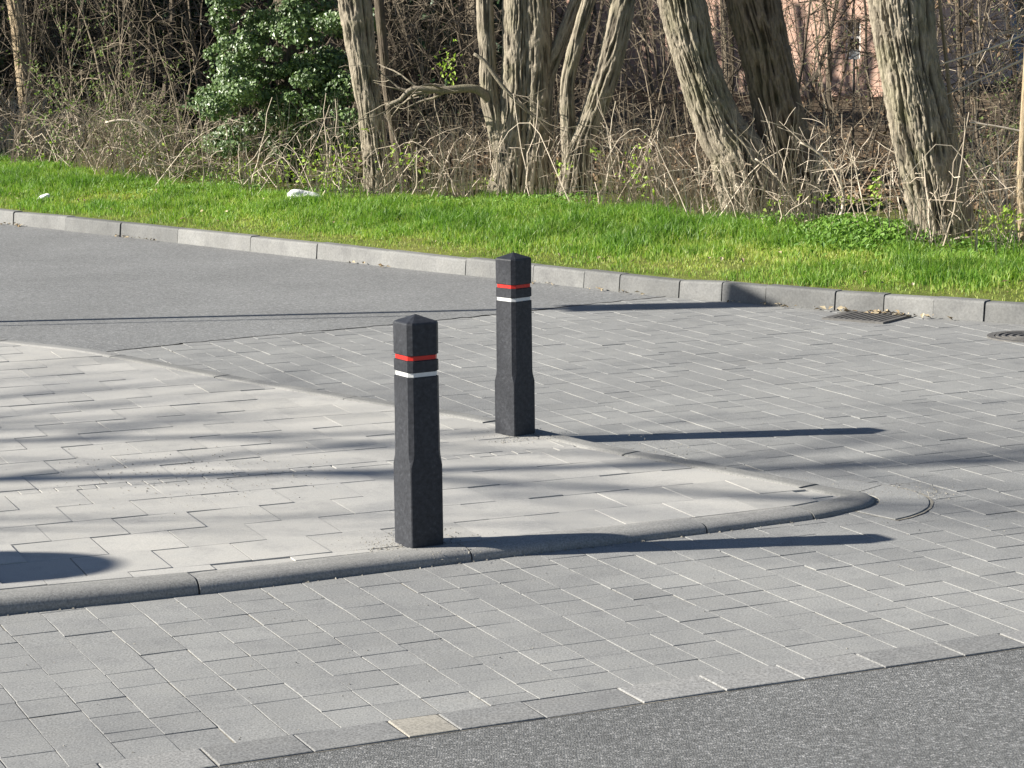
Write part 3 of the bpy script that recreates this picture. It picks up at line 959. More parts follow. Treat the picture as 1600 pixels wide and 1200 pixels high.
rs = np.random.default_rng(41)
mb = MB()
n = 4200
P, fi = hedge_pt(n, rs, 1.7, 0.15)
dens = vnoise(fi * 22 + 3, fi * 0 + 7.5)
kp = dens + 0.3 * rs.random(n) > 0.5
P, fi = P[kp], fi[kp]; n = len(P)
H_ = rs.gamma(3.5, 0.15, n).clip(0.12, 1.15)
leanv = rs.normal(0, 0.16, (n, 2)) + np.where(fi < 0.35, 0.1, 0.0)[:, None]
K = 5
tt = np.linspace(0, 1, K)
z = ground_z(P)
curve = rs.normal(0, 0.10, (n, 2))
path = np.zeros((n, K, 3))
path[:, :, :2] = P[:, None] + (leanv[:, None] * tt[None, :, None] + curve[:, None] * (tt ** 2)[None, :, None] + rs.normal(0, 0.008, (n, K, 2))) * H_[:, None, None]
path[:, :, 2] = z[:, None] - 0.02 + H_[:, None] * tt
rad = (0.0028 + 0.0045 * rs.random(n) ** 2)[:, None] * (1 - 0.45 * tt)
batch_tubes(mb, path, rad, 3, rs.beta(2.2, 1.6, n))
# thicker tan canes
n = 90
P, fi = hedge_pt(n, rs, 1.4, 0.1)
H_ = rs.uniform(0.5, 1.35, n); z = ground_z(P); ln = rs.normal(0, 0.2, (n, 2)); K = 7; tt = np.linspace(0, 1, K)
path = np.zeros((n, K, 3))
path[:, :, :2] = P[:, None] + ln[:, None] * tt[None, :, None] * H_[:, None, None] + rs.normal(0, 0.016, (n, K, 2))
path[:, :, 2] = z[:, None] - 0.02 + H_[:, None] * tt
batch_tubes(mb, path, rs.uniform(0.005, 0.0085, n)[:, None] * (1 - 0.5 * tt), 4, rs.uniform(0.3, 1, n))
# side shoots
n = 1600
P, fi = hedge_pt(n, rs, 1.6, 0.15)
z = ground_z(P) + rs.uniform(0.1, 0.8, n); L = rs.uniform(0.1, 0.45, n); d = rs.normal(0, 1, (n, 3)) * [1, 1, 0.8]; d /= np.linalg.norm(d, axis=1, keepdims=True)
K = 4; tt = np.linspace(0, 1, K)
path = np.c_[P, z][:, None] + d[:, None] * (L[:, None] * tt)[..., None] + rs.normal(0, 0.012, (n, K, 3))
batch_tubes(mb, path, rs.uniform(0.0025, 0.005, n)[:, None] * (1 - 0.5 * tt), 3, rs.beta(2, 2, n))
tag(mb.build('dry_stalks', M_STALK), 'dense pale dry stalks standing along the edge of the wood', 'dry stalks', kind='stuff')

mb = MB()
n = 620                                                       # arching bramble canes, thickest at the left
P, fi = hedge_pt(n, rs, 1.6, 0.2)
kp = rs.random(n) < np.where(fi < 0.45, 0.7, 0.3)
P = P[kp]; n = len(P)
K = 8; tt = np.linspace(0, 1, K)
a = rs.uniform(0, 6.28, n); L = rs.uniform(0.5, 1.5, n); hh = rs.uniform(0.2, 0.75, n)
path = np.zeros((n, K, 3))
path[:, :, 0] = P[:, None, 0] + np.cos(a)[:, None] * L[:, None] * tt; path[:, :, 1] = P[:, None, 1] + np.sin(a)[:, None] * L[:, None] * tt * 0.6
path[:, :, 2] = ground_z(P)[:, None] + hh[:, None] * (1.25 * np.sin(tt * 2.4)) + 0.02
path += rs.normal(0, 0.014, path.shape)
batch_tubes(mb, path, rs.uniform(0.003, 0.0062, n)[:, None] * (1 - 0.5 * tt), 3, rs.beta(2.2, 1.6, n))
tag(mb.build('bramble_canes', M_STALK), 'arching dry bramble canes tangled in front of the trees', 'brambles', kind='stuff')

mb = MB()
for (pa, pb, n_, sx, sy) in ((490, 262, 130, 38, 22), (545, 250, 90, 26, 34), (520, 285, 80, 30, 12), (650, 255, 50, 18, 24), (612, 248, 36, 14, 20), (990, 270, 40, 14, 22), (930, 238, 14, 12, 8), (1005, 235, 18, 14, 10), (1012, 300, 20, 8, 12),
                             (1368, 298, 30, 9, 20), (1290, 312, 30, 40, 8), (1570, 345, 110, 30, 16), (1545, 368, 60, 26, 9), (880, 262, 24, 12, 12), (765, 285, 16, 14, 8), (700, 100, 60, 16, 24), (20, 222, 60, 20, 18), (110, 240, 40, 60, 14), (255, 240, 50, 70, 16), (345, 262, 50, 40, 12), (420, 270, 60, 40, 12), (1215, 318, 20, 14, 10)):
    Y = at(pa, np.interp(pa, [q[0] for q in hedge_px], [q[1] for q in hedge_px]), 0.3)[1]
    Yb = Y - 0.05 + rs.uniform(0, 0.5, n_)
    qx = pa + rs.normal(0, 1, n_) * sx * 0.7; qy = pb + rs.normal(0, 1, n_) * sy * 0.7
    C = np.array([at_depth(x_, y_, d_) for x_, y_, d_ in zip(qx, qy, Yb)])
    C[:, 2] = np.maximum(C[:, 2], ground_z(C[:, :2]) + 0.03)
    leaves(mb, C, rs.normal(0, 0.8, (n_, 3)) + [-0.3, -0.4, 0.6], rs.uniform(0.03, 0.065, n_), rs)
tag(mb.build('bramble_leaves', M_BUD), 'fresh yellow-green leaves on the brambles', 'leaves', kind='stuff')

# ------------------------------------------------------------------ branching
def grow(r, p, d, L, rad, lev, out, spread=0.75, droop=0.0, nchild=(3, 6), K=7, gnarl=0.16, ratio=0.62):
    """a wandering branch with side branches; appends (path, radii)"""
    p = np.array(p, float); d = np.array(d, float); d /= np.linalg.norm(d)
    pts = [p.copy()]; dirs = [d.copy()]
    for k in range(K - 1):
        d = d + r.normal(0, gnarl, 3) + np.array([0, 0, -droop])
        d /= np.linalg.norm(d)
        p = p + d * L / (K - 1)
        pts.append(p.copy()); dirs.append(d.copy())
    tt = np.linspace(0, 1, K)
    out.append((np.array(pts), rad * (1 - 0.72 * tt)))
    if lev <= 0: return
    for _ in range(r.integers(*nchild)):
        k = r.integers(1, K)
        dd = dirs[k] + r.normal(0, spread, 3)
        dd /= np.linalg.norm(dd)
        grow(r, pts[k], dd, L * ratio * r.uniform(0.6, 1.15), max(rad * (1 - 0.72 * k / (K - 1)) * 0.62, 0.0022), lev - 1, out, spread, droop, nchild, K, gnarl * 1.1, ratio)

def branch_mesh(mb, out, sides=4, shade=(0.2, 0.9), r=None, minr=0.0028):
    P = np.array([o[0] for o in out]); R = np.maximum(np.array([o[1] for o in out]), minr)
    n = len(P)
    sh = (r or RNG).uniform(shade[0], shade[1], n)
    big = R[:, 0] > 0.02
    if big.any(): batch_tubes(mb, P[big], R[big], 8, sh[big])
    if (~big).any(): batch_tubes(mb, P[~big], R[~big], 3, sh[~big])

# ------------------------------------------------------------------ the big trunks
def trunk_mesh(mb, path, rad, seed, nth=150, rows=150, amp=0.028, ridge=0.062, flare=0.12, shade_lo=0.0):
    """furrowed trunk: ridges that fork and join, pushed out of the surface"""
    fine_ = smooth_path(np.c_[np.asarray(path, float), np.asarray(rad, float)], 600)
    dl = np.concatenate([[0], np.cumsum(np.linalg.norm(np.diff(fine_[:, :3], axis=0), axis=1))])
    low = min(2.75, dl[-1] * 0.9)                               # most rows where the bark is seen close
    d = np.concatenate([np.linspace(0, low, int(rows * 0.85), endpoint=False), np.linspace(low, dl[-1], rows - int(rows * 0.85))])
    path = np.stack([np.interp(d, dl, fine_[:, k]) for k in range(3)], 1); R = np.interp(d, dl, fine_[:, 3])
    T = np.gradient(path, axis=0); T /= np.linalg.norm(T, axis=1, keepdims=True)
    A = np.cross(T, [0, 1.0, 0]); A /= np.linalg.norm(A, axis=1, keepdims=True); B = np.cross(T, A)
    th_ = np.linspace(0, 2 * math.pi, nth, endpoint=False)
    per = max(6, int(round(2 * math.pi * R.mean() / ridge * 2.5)))
    X = th_[None] / (2 * math.pi) * per; S = d[:, None] + 0 * X
    warp = (vnoise(X * 0.5 + seed * 3, S * 1.6 + seed, max(3, per // 2) if per % 2 == 0 else 256) - 0.5) * 0
    w1 = np.sin(S * 2.1 + seed + 2 * np.sin(th_[None] * 2 + seed)) * 0.55 + np.sin(S * 5.3 + seed * 2 + th_[None] * 3) * 0.35
    a = vnoise(X + w1 + 50 * per, S * 3.4 + seed * 7.3, per)
    b = vnoise(X * 2 + w1 * 1.2 + 50 * per * 2, S * 6.5 + seed * 3.1, per * 2)
    c = vnoise(X * 3 + 50 * per * 3, S * 26 + seed, per * 3)
    rdg = 1 - np.abs(2 * a - 1) ** 0.9
    rdg = np.clip((rdg - 0.22) * 2.4, 0, 1)
    rdg2 = 1 - np.abs(2 * b - 1)
    brk_ = vnoise(X * 0.9 + w1 + 50 * per, S * 9.0 + seed * 5.7, 256)
    crack = np.clip((0.27 - np.abs(brk_ - 0.5)) * 3.0 - 0.55, 0, 1) * rdg
    hgt = np.clip(rdg * 0.75 + rdg2 * 0.3 - crack * 0.55, 0, 1.1) + (c - 0.5) * 0.3
    fl = 1 + flare * np.exp(-d / 0.22)[:, None] * (1 + 0.35 * np.sin(th_[None] * 4 + seed))
    RR = R[:, None] * fl + (hgt - 0.75) * amp * 1.9 * np.clip(R[:, None] / 0.25, 0.35, 1.2)
    V = path[:, None] + RR[..., None] * (A[:, None] * np.cos(th_)[None, :, None] + B[:, None] * np.sin(th_)[None, :, None])
    idx = np.arange(rows * nth).reshape(rows, nth)
    F = np.stack([idx[:-1], np.roll(idx[:-1], -1, 1), np.roll(idx[1:], -1, 1), idx[1:]], -1).reshape(-1, 4)
    mb.add(V.reshape(-1, 3), [F, idx[-1][None]], np.clip(hgt, shade_lo, 1).ravel())  # bark colour darkens with depth, adding painted crevice shade to its own tone
    return path, R

def px_path(pts, Y, z_up=None):
    """trunk centre line from the photograph at depth Y; radii in metres; carried on upward"""
    P = [at_depth(a, b, Y) for a, b, *_ in pts]
    R = [q[2] * 0.5 * Y / FPX for q in pts]
    z0 = float(ground_z(P[0][None, :2])[0])
    dirv = (P[0] - P[1]); 
    if P[0][2] > z0 - 0.05:
        k = (P[0][2] - (z0 - 0.1)) / max(-dirv[2], 1e-3)
        P = [P[0] + dirv * min(k, 1.5)] + P; R = [R[0] * 1.03] + R
        P[0][2] = z0 - 0.1
    else:
        P[0] = P[0].copy(); P[0][2] = z0 - 0.1
    if z_up:
        dv = P[-1] - P[-2]; dv /= np.linalg.norm(dv)
        while P[-1][2] < z_up:
            dv = dv * 0.9 + np.array([0, 0, 0.1]); dv /= np.linalg.norm(dv)
            P.append(P[-1] + dv * 1.0); R.append(R[-1] * 0.93)
    return np.array(P), np.array(R)

def crown(root, top, r, rad, name='crown', dirs=5, L=3.2, lev=2, mat=None, up=0.9):
    out = []
    for k in range(dirs):
        a = r.uniform(0, 6.28)
        grow(r, top, [math.cos(a), math.sin(a), up + r.uniform(0, 0.8)], L * r.uniform(0.8, 1.2), rad, lev, out, 0.55, 0.0, (3, 5), 7, 0.12)
    mb = MB(); branch_mesh(mb, out, r=r, minr=0.006)
    return mb.build(name, mat or M_BARK2, root, origin=root.location)

def tree(name, stems, Y, label, cat='tree', mat=None, seed=1, z_up=7.0, nth=150, rows=150, amp=0.028, ridge=0.062, group=None, limbs=(), with_crown=True, flare=0.12):
    mat = mat or M_BARK
    r = np.random.default_rng(seed)
    base = at_depth(stems[0][0][0], stems[0][0][1], Y)
    base[2] = float(ground_z(base[None, :2])[0])
    root = empty(name, base)
    tag(root, label, cat, group)
    for k, st in enumerate(stems):
        mb = MB()
        P, R = px_path(st, Y, z_up)
        n = nth if k == 0 else max(48, int(nth * 0.6))
        pa, ra = trunk_mesh(mb, P, R, seed + k * 1.7, n, rows, amp, ridge, flare if k == 0 else 0.0)
        mb.build('trunk' if k == 0 else 'stem', mat, root, origin=base, smooth=True)
        if with_crown:
            crown(root, pa[-1], r, max(ra[-1] * 0.5, 0.03))
    for lb in limbs:
        P = smooth_path(np.array([at_depth(a, b, Y + dy) for a, b, wd, dy in lb]), 24)
        R = np.interp(np.linspace(0, 1, 24), np.linspace(0, 1, len(lb)), [q[2] * 0.5 * Y / FPX for q in lb])
        mb = MB(); tube(mb, P, R, 10, 0.75)
        out = []
        for q in range(9):
            i = r.integers(8, 24)
            dd = P[min(i + 1, 23)] - P[i - 1]; dd /= np.linalg.norm(dd)
            grow(r, P[i], dd + r.normal(0, 0.6, 3), r.uniform(0.3, 0.8), max(R[i] * 0.5, 0.004), 1, out, 0.6, 0, (2, 4), 6, 0.18)
        branch_mesh(mb, out, r=r, shade=(0.4, 1.0))
        mb.build('limb', mat, root, origin=base, smooth=True)
    return root

# depth of each big tree from where its foot meets the ground
def foot(px_, py_):
    return float(at(px_, py_, 0.28)[1])
YL = foot(1185, 334)
tree('tree', [[(1184, 330, 104), (1152, 240, 84), (1125, 200, 72), (1089, 100, 63), (1065, 0, 70)]], YL,
     'sunlit leaning tree, its trunk crossing left of the dark trunk', seed=3, nth=240, rows=330)
tree('tree', [[(1268, 335, 76), (1247, 270, 74), (1222, 200, 74), (1200, 100, 73), (1176, 0, 79)]], YL + 0.14,
     'dark shaded leaning tree right behind the sunlit leaning trunk', mat=M_BARKB, seed=5, nth=220, rows=300)
tree('tree', [[(1474, 362, 96), (1459, 290, 88), (1440, 200, 92), (1420, 100, 88), (1407, 0, 95)]], foot(1474, 372),
     'thickest tree with deeply furrowed grey bark, rightmost of the big trunks', seed=9, nth=260, rows=340)
tree('tree', [[(797, 300, 66), (806, 200, 52), (809, 100, 47), (808, 0, 44)],
              [(826, 300, 64), (837, 200, 52), (838, 100, 48), (836, 0, 46)],
              [(812, 296, 50), (818, 240, 40), (822, 200, 34), (824, 150, 26), (826, 60, 22), (829, 0, 18)],
              [(792, 262, 34), (776, 195, 30), (765, 150, 28), (761, 80, 26), (757, 0, 25)],
              [(838, 180, 30), (858, 110, 24), (880, 55, 20), (900, 0, 18)]], foot(802, 306),
     'many-stemmed tree with a pale limb reaching left above the stalks', seed=13, nth=150, rows=260,
     limbs=[[(766, 168, 15, 0), (755, 146, 14, -0.1), (735, 138, 13, -0.15), (690, 141, 12, -0.25), (645, 139, 9, -0.3), (625, 156, 7, -0.3), (604, 165, 5, -0.3)],
            [(740, 84, 5, -0.35), (757, 96, 7, -0.35), (790, 140, 6, -0.35), (830, 178, 5, -0.35), (858, 192, 4, -0.35)]])
tree('tree', [[(897, 285, 46), (905, 235, 40), (922, 190, 35), (952, 103, 38), (974, 0, 37)],
              [(892, 262, 26), (888, 200, 23), (887, 130, 21), (902, 62, 22), (920, 0, 20)]], foot(802, 306) - 0.35,
     'forked tree leaning right, its trunk parting near the ground', seed=17, nth=120, rows=240)
tree('tree', [[(592, 288, 44), (582, 200, 39), (567, 100, 41), (554, 0, 50)]], foot(590, 300),
     'slim pale-barked tree just right of the ivy, leaning left', seed=21, nth=120, rows=240)
tree('tree', [[(632, 285, 17), (616, 205, 16), (603, 120, 15), (592, 0, 15)]], foot(590, 300) + 0.6,
     'thin brown trunk rising close behind the slim pale tree', mat=M_BARK2, seed=22, nth=48, rows=90, amp=0.012, ridge=0.04)
tree('tree', [[(42, 150, 26), (34, 90, 23), (28, 40, 22), (22, 0, 22)]], 36.0,
     'tan trunk at the far left, well back in the wood', mat=M_BARK3, seed=24, nth=72, rows=120)
tree('sapling', [[(1510, 330, 9), (1502, 260, 8), (1488, 180, 7), (1479, 100, 6), (1468, 0, 5)]], foot(1500, 378) + 0.6,
     'thin reddish sapling standing just right of the thickest trunk', 'sapling', mat=M_BARK3, seed=27, nth=16, rows=60, amp=0.004, ridge=0.03, with_crown=False, flare=0)
tree('tree', [[(1600, 372, 17), (1597, 320, 15), (1596, 270, 13), (1604, 120, 12), (1610, 0, 11)]], foot(1600, 388) + 0.3,
     'slender pale trunk at the right edge of the verge', mat=M_BARK3, seed=28, nth=32, rows=80, amp=0.008, ridge=0.03, flare=0.1)

# ------------------------------------------------------------------ ivy-covered tree
ri = np.random.default_rng(51)
YI = foot(440, 288) + 1.0
ib_ = at_depth(452, 262, YI); ib_[2] = float(ground_z(ib_[None, :2])[0])
ivy = empty('ivy_tree', ib_)
tag(ivy, 'tree smothered in glossy dark green ivy left of the slim pale trunk', 'ivy tree')
mb = MB()
P, R = px_path([(455, 262, 40), (452, 150, 34), (446, 0, 32)], YI, 6.0)
trunk_mesh(mb, P, R, 5, 40, 60)
mb.build('trunk', M_BARK2, ivy, origin=ib_, smooth=True)
mb = MB()
clumps = []
for (pa, pb, rx, rz, cnt) in ((375, 20, 38, 60, 8), (365, 90, 34, 50, 7), (360, 160, 30, 40, 6), (430, 60, 60, 60, 8), (480, 105, 70, 40, 10), (450, 150, 80, 45, 12), (500, 150, 55, 50, 9), (420, 200, 70, 30, 9), (500, 200, 45, 30, 6), (395, 225, 50, 22, 5), (470, 235, 60, 16, 5), (440, -80, 90, 80, 16), (430, -220, 120, 90, 18), (440, -400, 130, 100, 18), (500, 20, 40, 40, 5), (535, 120, 26, 40, 5), (550, 190, 24, 40, 5), (460, 20, 40, 40, 6), (345, 40, 20, 60, 5), (340, 130, 20, 40, 4)):
    for _ in range(cnt):
        a = pa + ri.normal(0, 0.5) * rx; b = pb + ri.normal(0, 0.5) * rz
        clumps.append((at_depth(a, b, YI + ri.normal(-0.3, 0.45)), ri.uniform(0.06, 0.21)))
for c, rr in clumps:
    n_ = int(470 * (rr / 0.2) ** 2)
    dv = ri.normal(0, 1, (n_, 3)); dv /= np.linalg.norm(dv, axis=1, keepdims=True)
    C = c + dv * rr * ri.uniform(0.6, 1.1, (n_, 1)) * [1.25, 1, 0.85]
    leaves(mb, C, dv * 0.7 + ri.normal(0, 0.45, (n_, 3)) + [-0.25, -0.45, 0.35], ri.uniform(0.025, 0.062, n_), ri, width=0.85, fold=0.25)
# sprays that stick out of the outline
for _ in range(170):
    c, rr = clumps[ri.integers(len(clumps))]
    d = ri.normal(0, 1, 3); d /= np.linalg.norm(d)
    n_ = 16
    C = c + d * rr * np.linspace(0.9, 2.2, n_)[:, None] + ri.normal(0, 0.03, (n_, 3)) - np.array([0, 0, 0.05]) * np.linspace(0, 1, n_)[:, None]
    leaves(mb, C, ri.normal(0, 0.6, (n_, 3)) + [-0.3, -0.5, 0.4], ri.uniform(0.035, 0.07, n_), ri, width=0.85)
mb.build('ivy_foliage', M_IVY, ivy, origin=ib_)

# ------------------------------------------------------------------ saplings and shrubs of the wood
def shrub_proto(seed, n_stem, L, rad, lev, spread, up, buds=0, shade=(0.1, 0.9), nchild=(3, 6), gn=0.14):
    r = np.random.default_rng(seed)
    out = []
    for k in range(n_stem):
        a = r.uniform(0, 6.28)
        grow(r, [r.normal(0, 0.06), r.normal(0, 0.06), -0.03], [math.cos(a) * spread, math.sin(a) * spread, up], L * r.uniform(0.7, 1.15), rad * r.uniform(0.6, 1.1), lev, out, 0.62, 0.0, nchild, 7, gn)
    mb = MB(); branch_mesh(mb, out, r=r, shade=shade)
    o = mb.build('bare_shrub', M_TWIG)
    ch = None
    if buds:
        tips = np.concatenate([q[0][2:] for q in out if q[1][0] < 0.012])
        C = tips[r.integers(0, len(tips), buds)] + r.normal(0, 0.015, (buds, 3))
        mb = MB(); leaves(mb, C, r.normal(0, 1, (buds, 3)) + [-0.2, -0.3, 0.5], r.uniform(0.025, 0.05, buds), r)
        ch = mb.build('leaves', M_BUDDULL, o)
    return o, ch
protos = [shrub_proto(61, 3, 2.2, 0.017, 3, 0.5, 1.0, 0, (0.3, 1.0), (3, 6)),
          shrub_proto(62, 4, 1.7, 0.014, 3, 0.6, 0.9, 750, (0.3, 1.0), (3, 5)),
          shrub_proto(63, 1, 4.2, 0.045, 3, 0.22, 1.0, 0, (0.0, 0.6), (5, 8), 0.08),
          shrub_proto(64, 2, 3.2, 0.026, 3, 0.3, 1.0, 520, (0.1, 0.8), (4, 7), 0.1),
          shrub_proto(65, 6, 1.3, 0.010, 2, 0.8, 0.8, 0, (0.5, 1.0), (3, 6)),
          shrub_proto(66, 2, 3.0, 0.018, 3, 0.2, 1.0, 0, (0.0, 0.5), (4, 6), 0.09)]
first = [True] * len(protos)
GS = 'bare shrubs and saplings of the wood'
shrubs = [
    (1, 95, 31.5, 1.2, 'leafing grey shrub right of the tan trunk at the far left'),
    (0, 62, 33.0, 1.1, 'dark bare shrub in front of the tan trunk at the far left'),
    (1, 165, 30.5, 1.1, 'budding shrub with crossing stems above the left stalks'),
    (3, 205, 32.0, 1.0, 'budding sapling leaning right, midway to the ivy'),
    (0, 250, 30.0, 1.0, 'bare shrub behind the arching canes left of the ivy'),
    (1, 285, 29.6, 0.95, 'leafing shrub touching the left side of the ivy'),
    (2, 318, 34.0, 0.9, 'dark straight sapling showing at the left rim of the ivy'),
    (0, 140, 36.0, 1.3, 'dark tangled shrub deep in the wood, far left'),
    (2, 225, 38.0, 1.1, 'dark trunk-like sapling far behind the left shrubs'),
    (5, 10, 32.5, 1.0, 'slim dark sapling at the left border of the view'),
    (0, 630, 28.9, 0.9, 'bare shrub spreading twigs over the slim pale trunk'),
    (5, 665, 31.0, 1.0, 'slim dark sapling behind the pale reaching limb'),
    (0, 700, 30.0, 1.0, 'dense bare shrub under the pale reaching limb'),
    (2, 735, 34.0, 1.0, 'dark sapling just left of the many-stemmed tree'),
    (4, 720, 28.6, 0.9, 'low pale thicket left of the many-stemmed foot'),
    (5, 870, 33.0, 1.1, 'slim dark sapling seen between the two forked trees'),
    (0, 990, 28.0, 0.85, 'bare brown shrub between forked and leaning trees'),
    (2, 1025, 36.0, 1.0, 'dark sapling in front of the pink wall, left of the lit trunk'),
    (5, 1050, 30.0, 0.9, 'wispy dark sapling beside the sunlit leaning trunk'),
    (0, 1100, 31.0, 0.9, 'bare shrub glimpsed between the lit and dark leaning trunks'),
    (2, 1238, 27.5, 0.8, 'black-looking sapling rising right beside the dark leaning trunk'),
    (5, 1285, 33.0, 1.0, 'slim sapling before the pink wall, right of the dark trunk'),
    (3, 1310, 35.0, 1.0, 'budding sapling below the window in the pink wall'),
    (0, 1345, 30.0, 0.95, 'bare tangled shrub below the white notice'),
    (5, 1365, 32.0, 1.0, 'slim sapling close left of the thickest trunk'),
    (4, 1300, 24.6, 0.8, 'low pale thicket at the foot of the dark leaning trunk'),
    (3, 1540, 29.0, 1.0, 'budding sapling behind the reddish sapling at right'),
    (0, 1575, 27.5, 1.0, 'bare shrub with crossing twigs near the right edge'),
    (2, 1530, 33.0, 0.9, 'dark sapling in front of the grey house at right'),
    (4, 1560, 23.0, 0.75, 'low pale thicket right of the thickest trunk'),
    (1, 1590, 25.5, 0.9, 'leafing shrub at the right edge behind the pale trunk'),
    (5, 1200, 37.0, 1.1, 'far sapling crossing the pink wall above the leaning trunks'),
    (0, 940, 33.0, 1.1, 'bare shrub behind the fork of the right-leaning tree'),
    (4, 1020, 26.2, 0.9, 'low pale thicket between the forked and sunlit trees'),
    (4, 660, 27.6, 0.8, 'low pale thicket right of the thin brown trunk'),
    (1, 405, 28.2, 0.7, 'small leafing shrub growing against the foot of the ivy'),
    (5, 520, 31.5, 1.0, 'slim dark sapling between the ivy and the slim pale tree'),
]
rr_ = np.random.default_rng(71)
for k, (pi, pxs, Y, scl, lab) in enumerate(shrubs):
    o, ch = protos[pi]
    if not first[pi]:
        o2 = o.copy(); COL.objects.link(o2)
        if ch is not None:
            c2 = ch.copy(); COL.objects.link(c2); c2.parent = o2
        o = o2
    first[pi] = False
    if pi in (2, 3, 5):
        o.name = 'sapling'
    p = at_depth(pxs, 100, Y)
    o.location = (p[0], p[1], float(ground_z(p[None, :2])[0]))
    o.rotation_euler = (0, 0, rr_.uniform(0, 6.28))
    o.scale = (scl, scl, scl * rr_.uniform(0.92, 1.1))
    tag(o, lab, 'sapling' if pi in (2, 3, 5) else 'shrub', GS)

# lit dead branches reaching in at the right, and lying at the foot of the trunks
def dead_branch(pts, Y, wpx, label, seed, twigs=6):
    r = np.random.default_rng(seed)
    P = smooth_path(np.array([at_depth(a, b, Y + dy) for a, b, dy in pts]), 20)
    mb = MB()
    tube(mb, P - P[0], np.linspace(wpx, wpx * 0.5, 20) * 0.5 * Y / FPX, 7, 0.85)
    out = []
    for q in range(twigs):
        i = r.integers(4, 19); dd = P[i + 1] - P[i - 1]; dd /= np.linalg.norm(dd)
        grow(r, P[i] - P[0], dd + r.normal(0, 0.5, 3), r.uniform(0.2, 0.55), 0.005, 1, out, 0.6, 0, (1, 4), 6, 0.15)
    if out: branch_mesh(mb, out, r=r, shade=(0.6, 1))
    o = mb.build('dead_branch', M_STALK, smooth=True)
    o.location = P[0]
    tag(o, label, 'branch')
YR = foot(1560, 384) + 0.6
dead_branch([(1640, 40, 0.2), (1600, 54, 0.1), (1540, 78, 0), (1468, 101, 0)], YR, 5, 'topmost pale branch reaching in from the right edge', 81)
dead_branch([(1650, 70, 0.1), (1600, 92, 0), (1545, 118, 0), (1470, 152, 0)], YR + 0.2, 4, 'pale branch below the topmost one at the right edge', 82)
dead_branch([(1650, 212, 0), (1600, 206, 0), (1560, 198, 0), (1515, 191, 0)], YR - 0.1, 5, 'lowest pale branch at right, nearly level', 83, 3)
dead_branch([(1440, 385, -0.3), (1475, 366, -0.25), (1500, 362, -0.2), (1525, 380, -0.3)], foot(1474, 372), 5, 'pale bent branch lying at the foot of the thickest trunk', 84, 5)
dead_branch([(1460, 384, -0.4), (1500, 372, -0.4), (1540, 372, -0.35), (1570, 362, -0.2)], foot(1474, 372), 4, 'long pale stick lying in the weeds right of the thickest trunk', 85, 5)
dead_branch([(1310, 350, -0.1), (1318, 310, 0), (1305, 270, 0), (1280, 240, 0), (1250, 222, 0)], foot(1300, 358), 6, 'pale arching branch between the dark and thickest trunks', 86, 9)
dead_branch([(1255, 335, 0), (1225, 290, -0.1), (1200, 262, -0.1), (1180, 248, -0.1)], foot(1230, 345), 5, 'pale broken branch leaning on the dark leaning trunk', 87, 6)
dead_branch([(260, 262, 0), (250, 225, 0), (225, 196, 0), (190, 188, 0), (165, 192, 0)], foot(260, 280) + 0.3, 8, 'tan bent branch above the stalks left of the ivy', 88, 6)

# tangle of twigs between the trunks
rt = np.random.default_rng(91)
mb = MB()
n = 2000
qx = np.where(rt.random(2000) < 0.7, rt.uniform(-120, 950, 2000), rt.uniform(950, 1720, 2000)); Yd = np.interp(qx, [0, 800, 1600], [33.0, 27.6, 22.0]) + 0.3 + rt.gamma(2.0, 2.2, n)
X = np.array([at_depth(a, 100, y_) for a, y_ in zip(qx, Yd)])
z0 = ground_z(X[:, :2])
zz0 = z0 + rt.uniform(0, 1, n) ** 1.3 * 2.4
d = rt.normal(0, 1, (n, 3)) * [1, 1, 0.75]; d /= np.linalg.norm(d, axis=1, keepdims=True)
L = rt.uniform(0.3, 1.3, n); K = 6; tt = np.linspace(0, 1, K)
path = np.c_[X[:, :2], zz0][:, None] + d[:, None] * (L[:, None] * tt)[..., None] + np.cumsum(rt.normal(0, 0.03, (n, K, 3)), 1)
batch_tubes(mb, path, rt.uniform(0.003, 0.008, n)[:, None] * (1 - 0.5 * tt), 3, rt.beta(1.2, 3.4, n))
tag(mb.build('undergrowth', M_TWIG), 'tangle of bare brown twigs between the trunks', 'undergrowth', kind='stuff')
mb = MB()
n = 26000                                                      # leaf litter on the wood floor
qx = rt.uniform(-120, 1720, n); Yd = np.interp(qx, [0, 800, 1600], [33.0, 27.2, 21.4]) + rt.gamma(1.6, 4.0, n)
X = np.array([at_depth(a, 100, y_) for a, y_ in zip(qx, Yd)])
leaves(mb, np.c_[X[:, :2], ground_z(X[:, :2]) + rt.random(n) * 0.05], rt.normal(0, 0.6, (n, 3)) + [0, 0, 0.8], rt.uniform(0.04, 0.10, n), rt)
n = 900                                                        # withered leaves still hanging on twigs
qx = rt.uniform(1250, 1650, n); Yd = np.interp(qx, [0, 800, 1600], [33.0, 27.6, 22.6]) + rt.gamma(2, 2, n)
X = np.array([at_depth(a, b, y_) for a, b, y_ in zip(qx, rt.uniform(-20, 330, n), Yd)])
X = X[X[:, 2] > ground_z(X[:, :2]) + 0.1]
leaves(mb, X, rt.normal(0, 1, (len(X), 3)), rt.uniform(0.03, 0.07, len(X)), rt)
tag(mb.build('leaf_litter', M_LITTER), 'brown dead leaves covering the floor of the wood', 'leaf litter', kind='stuff')

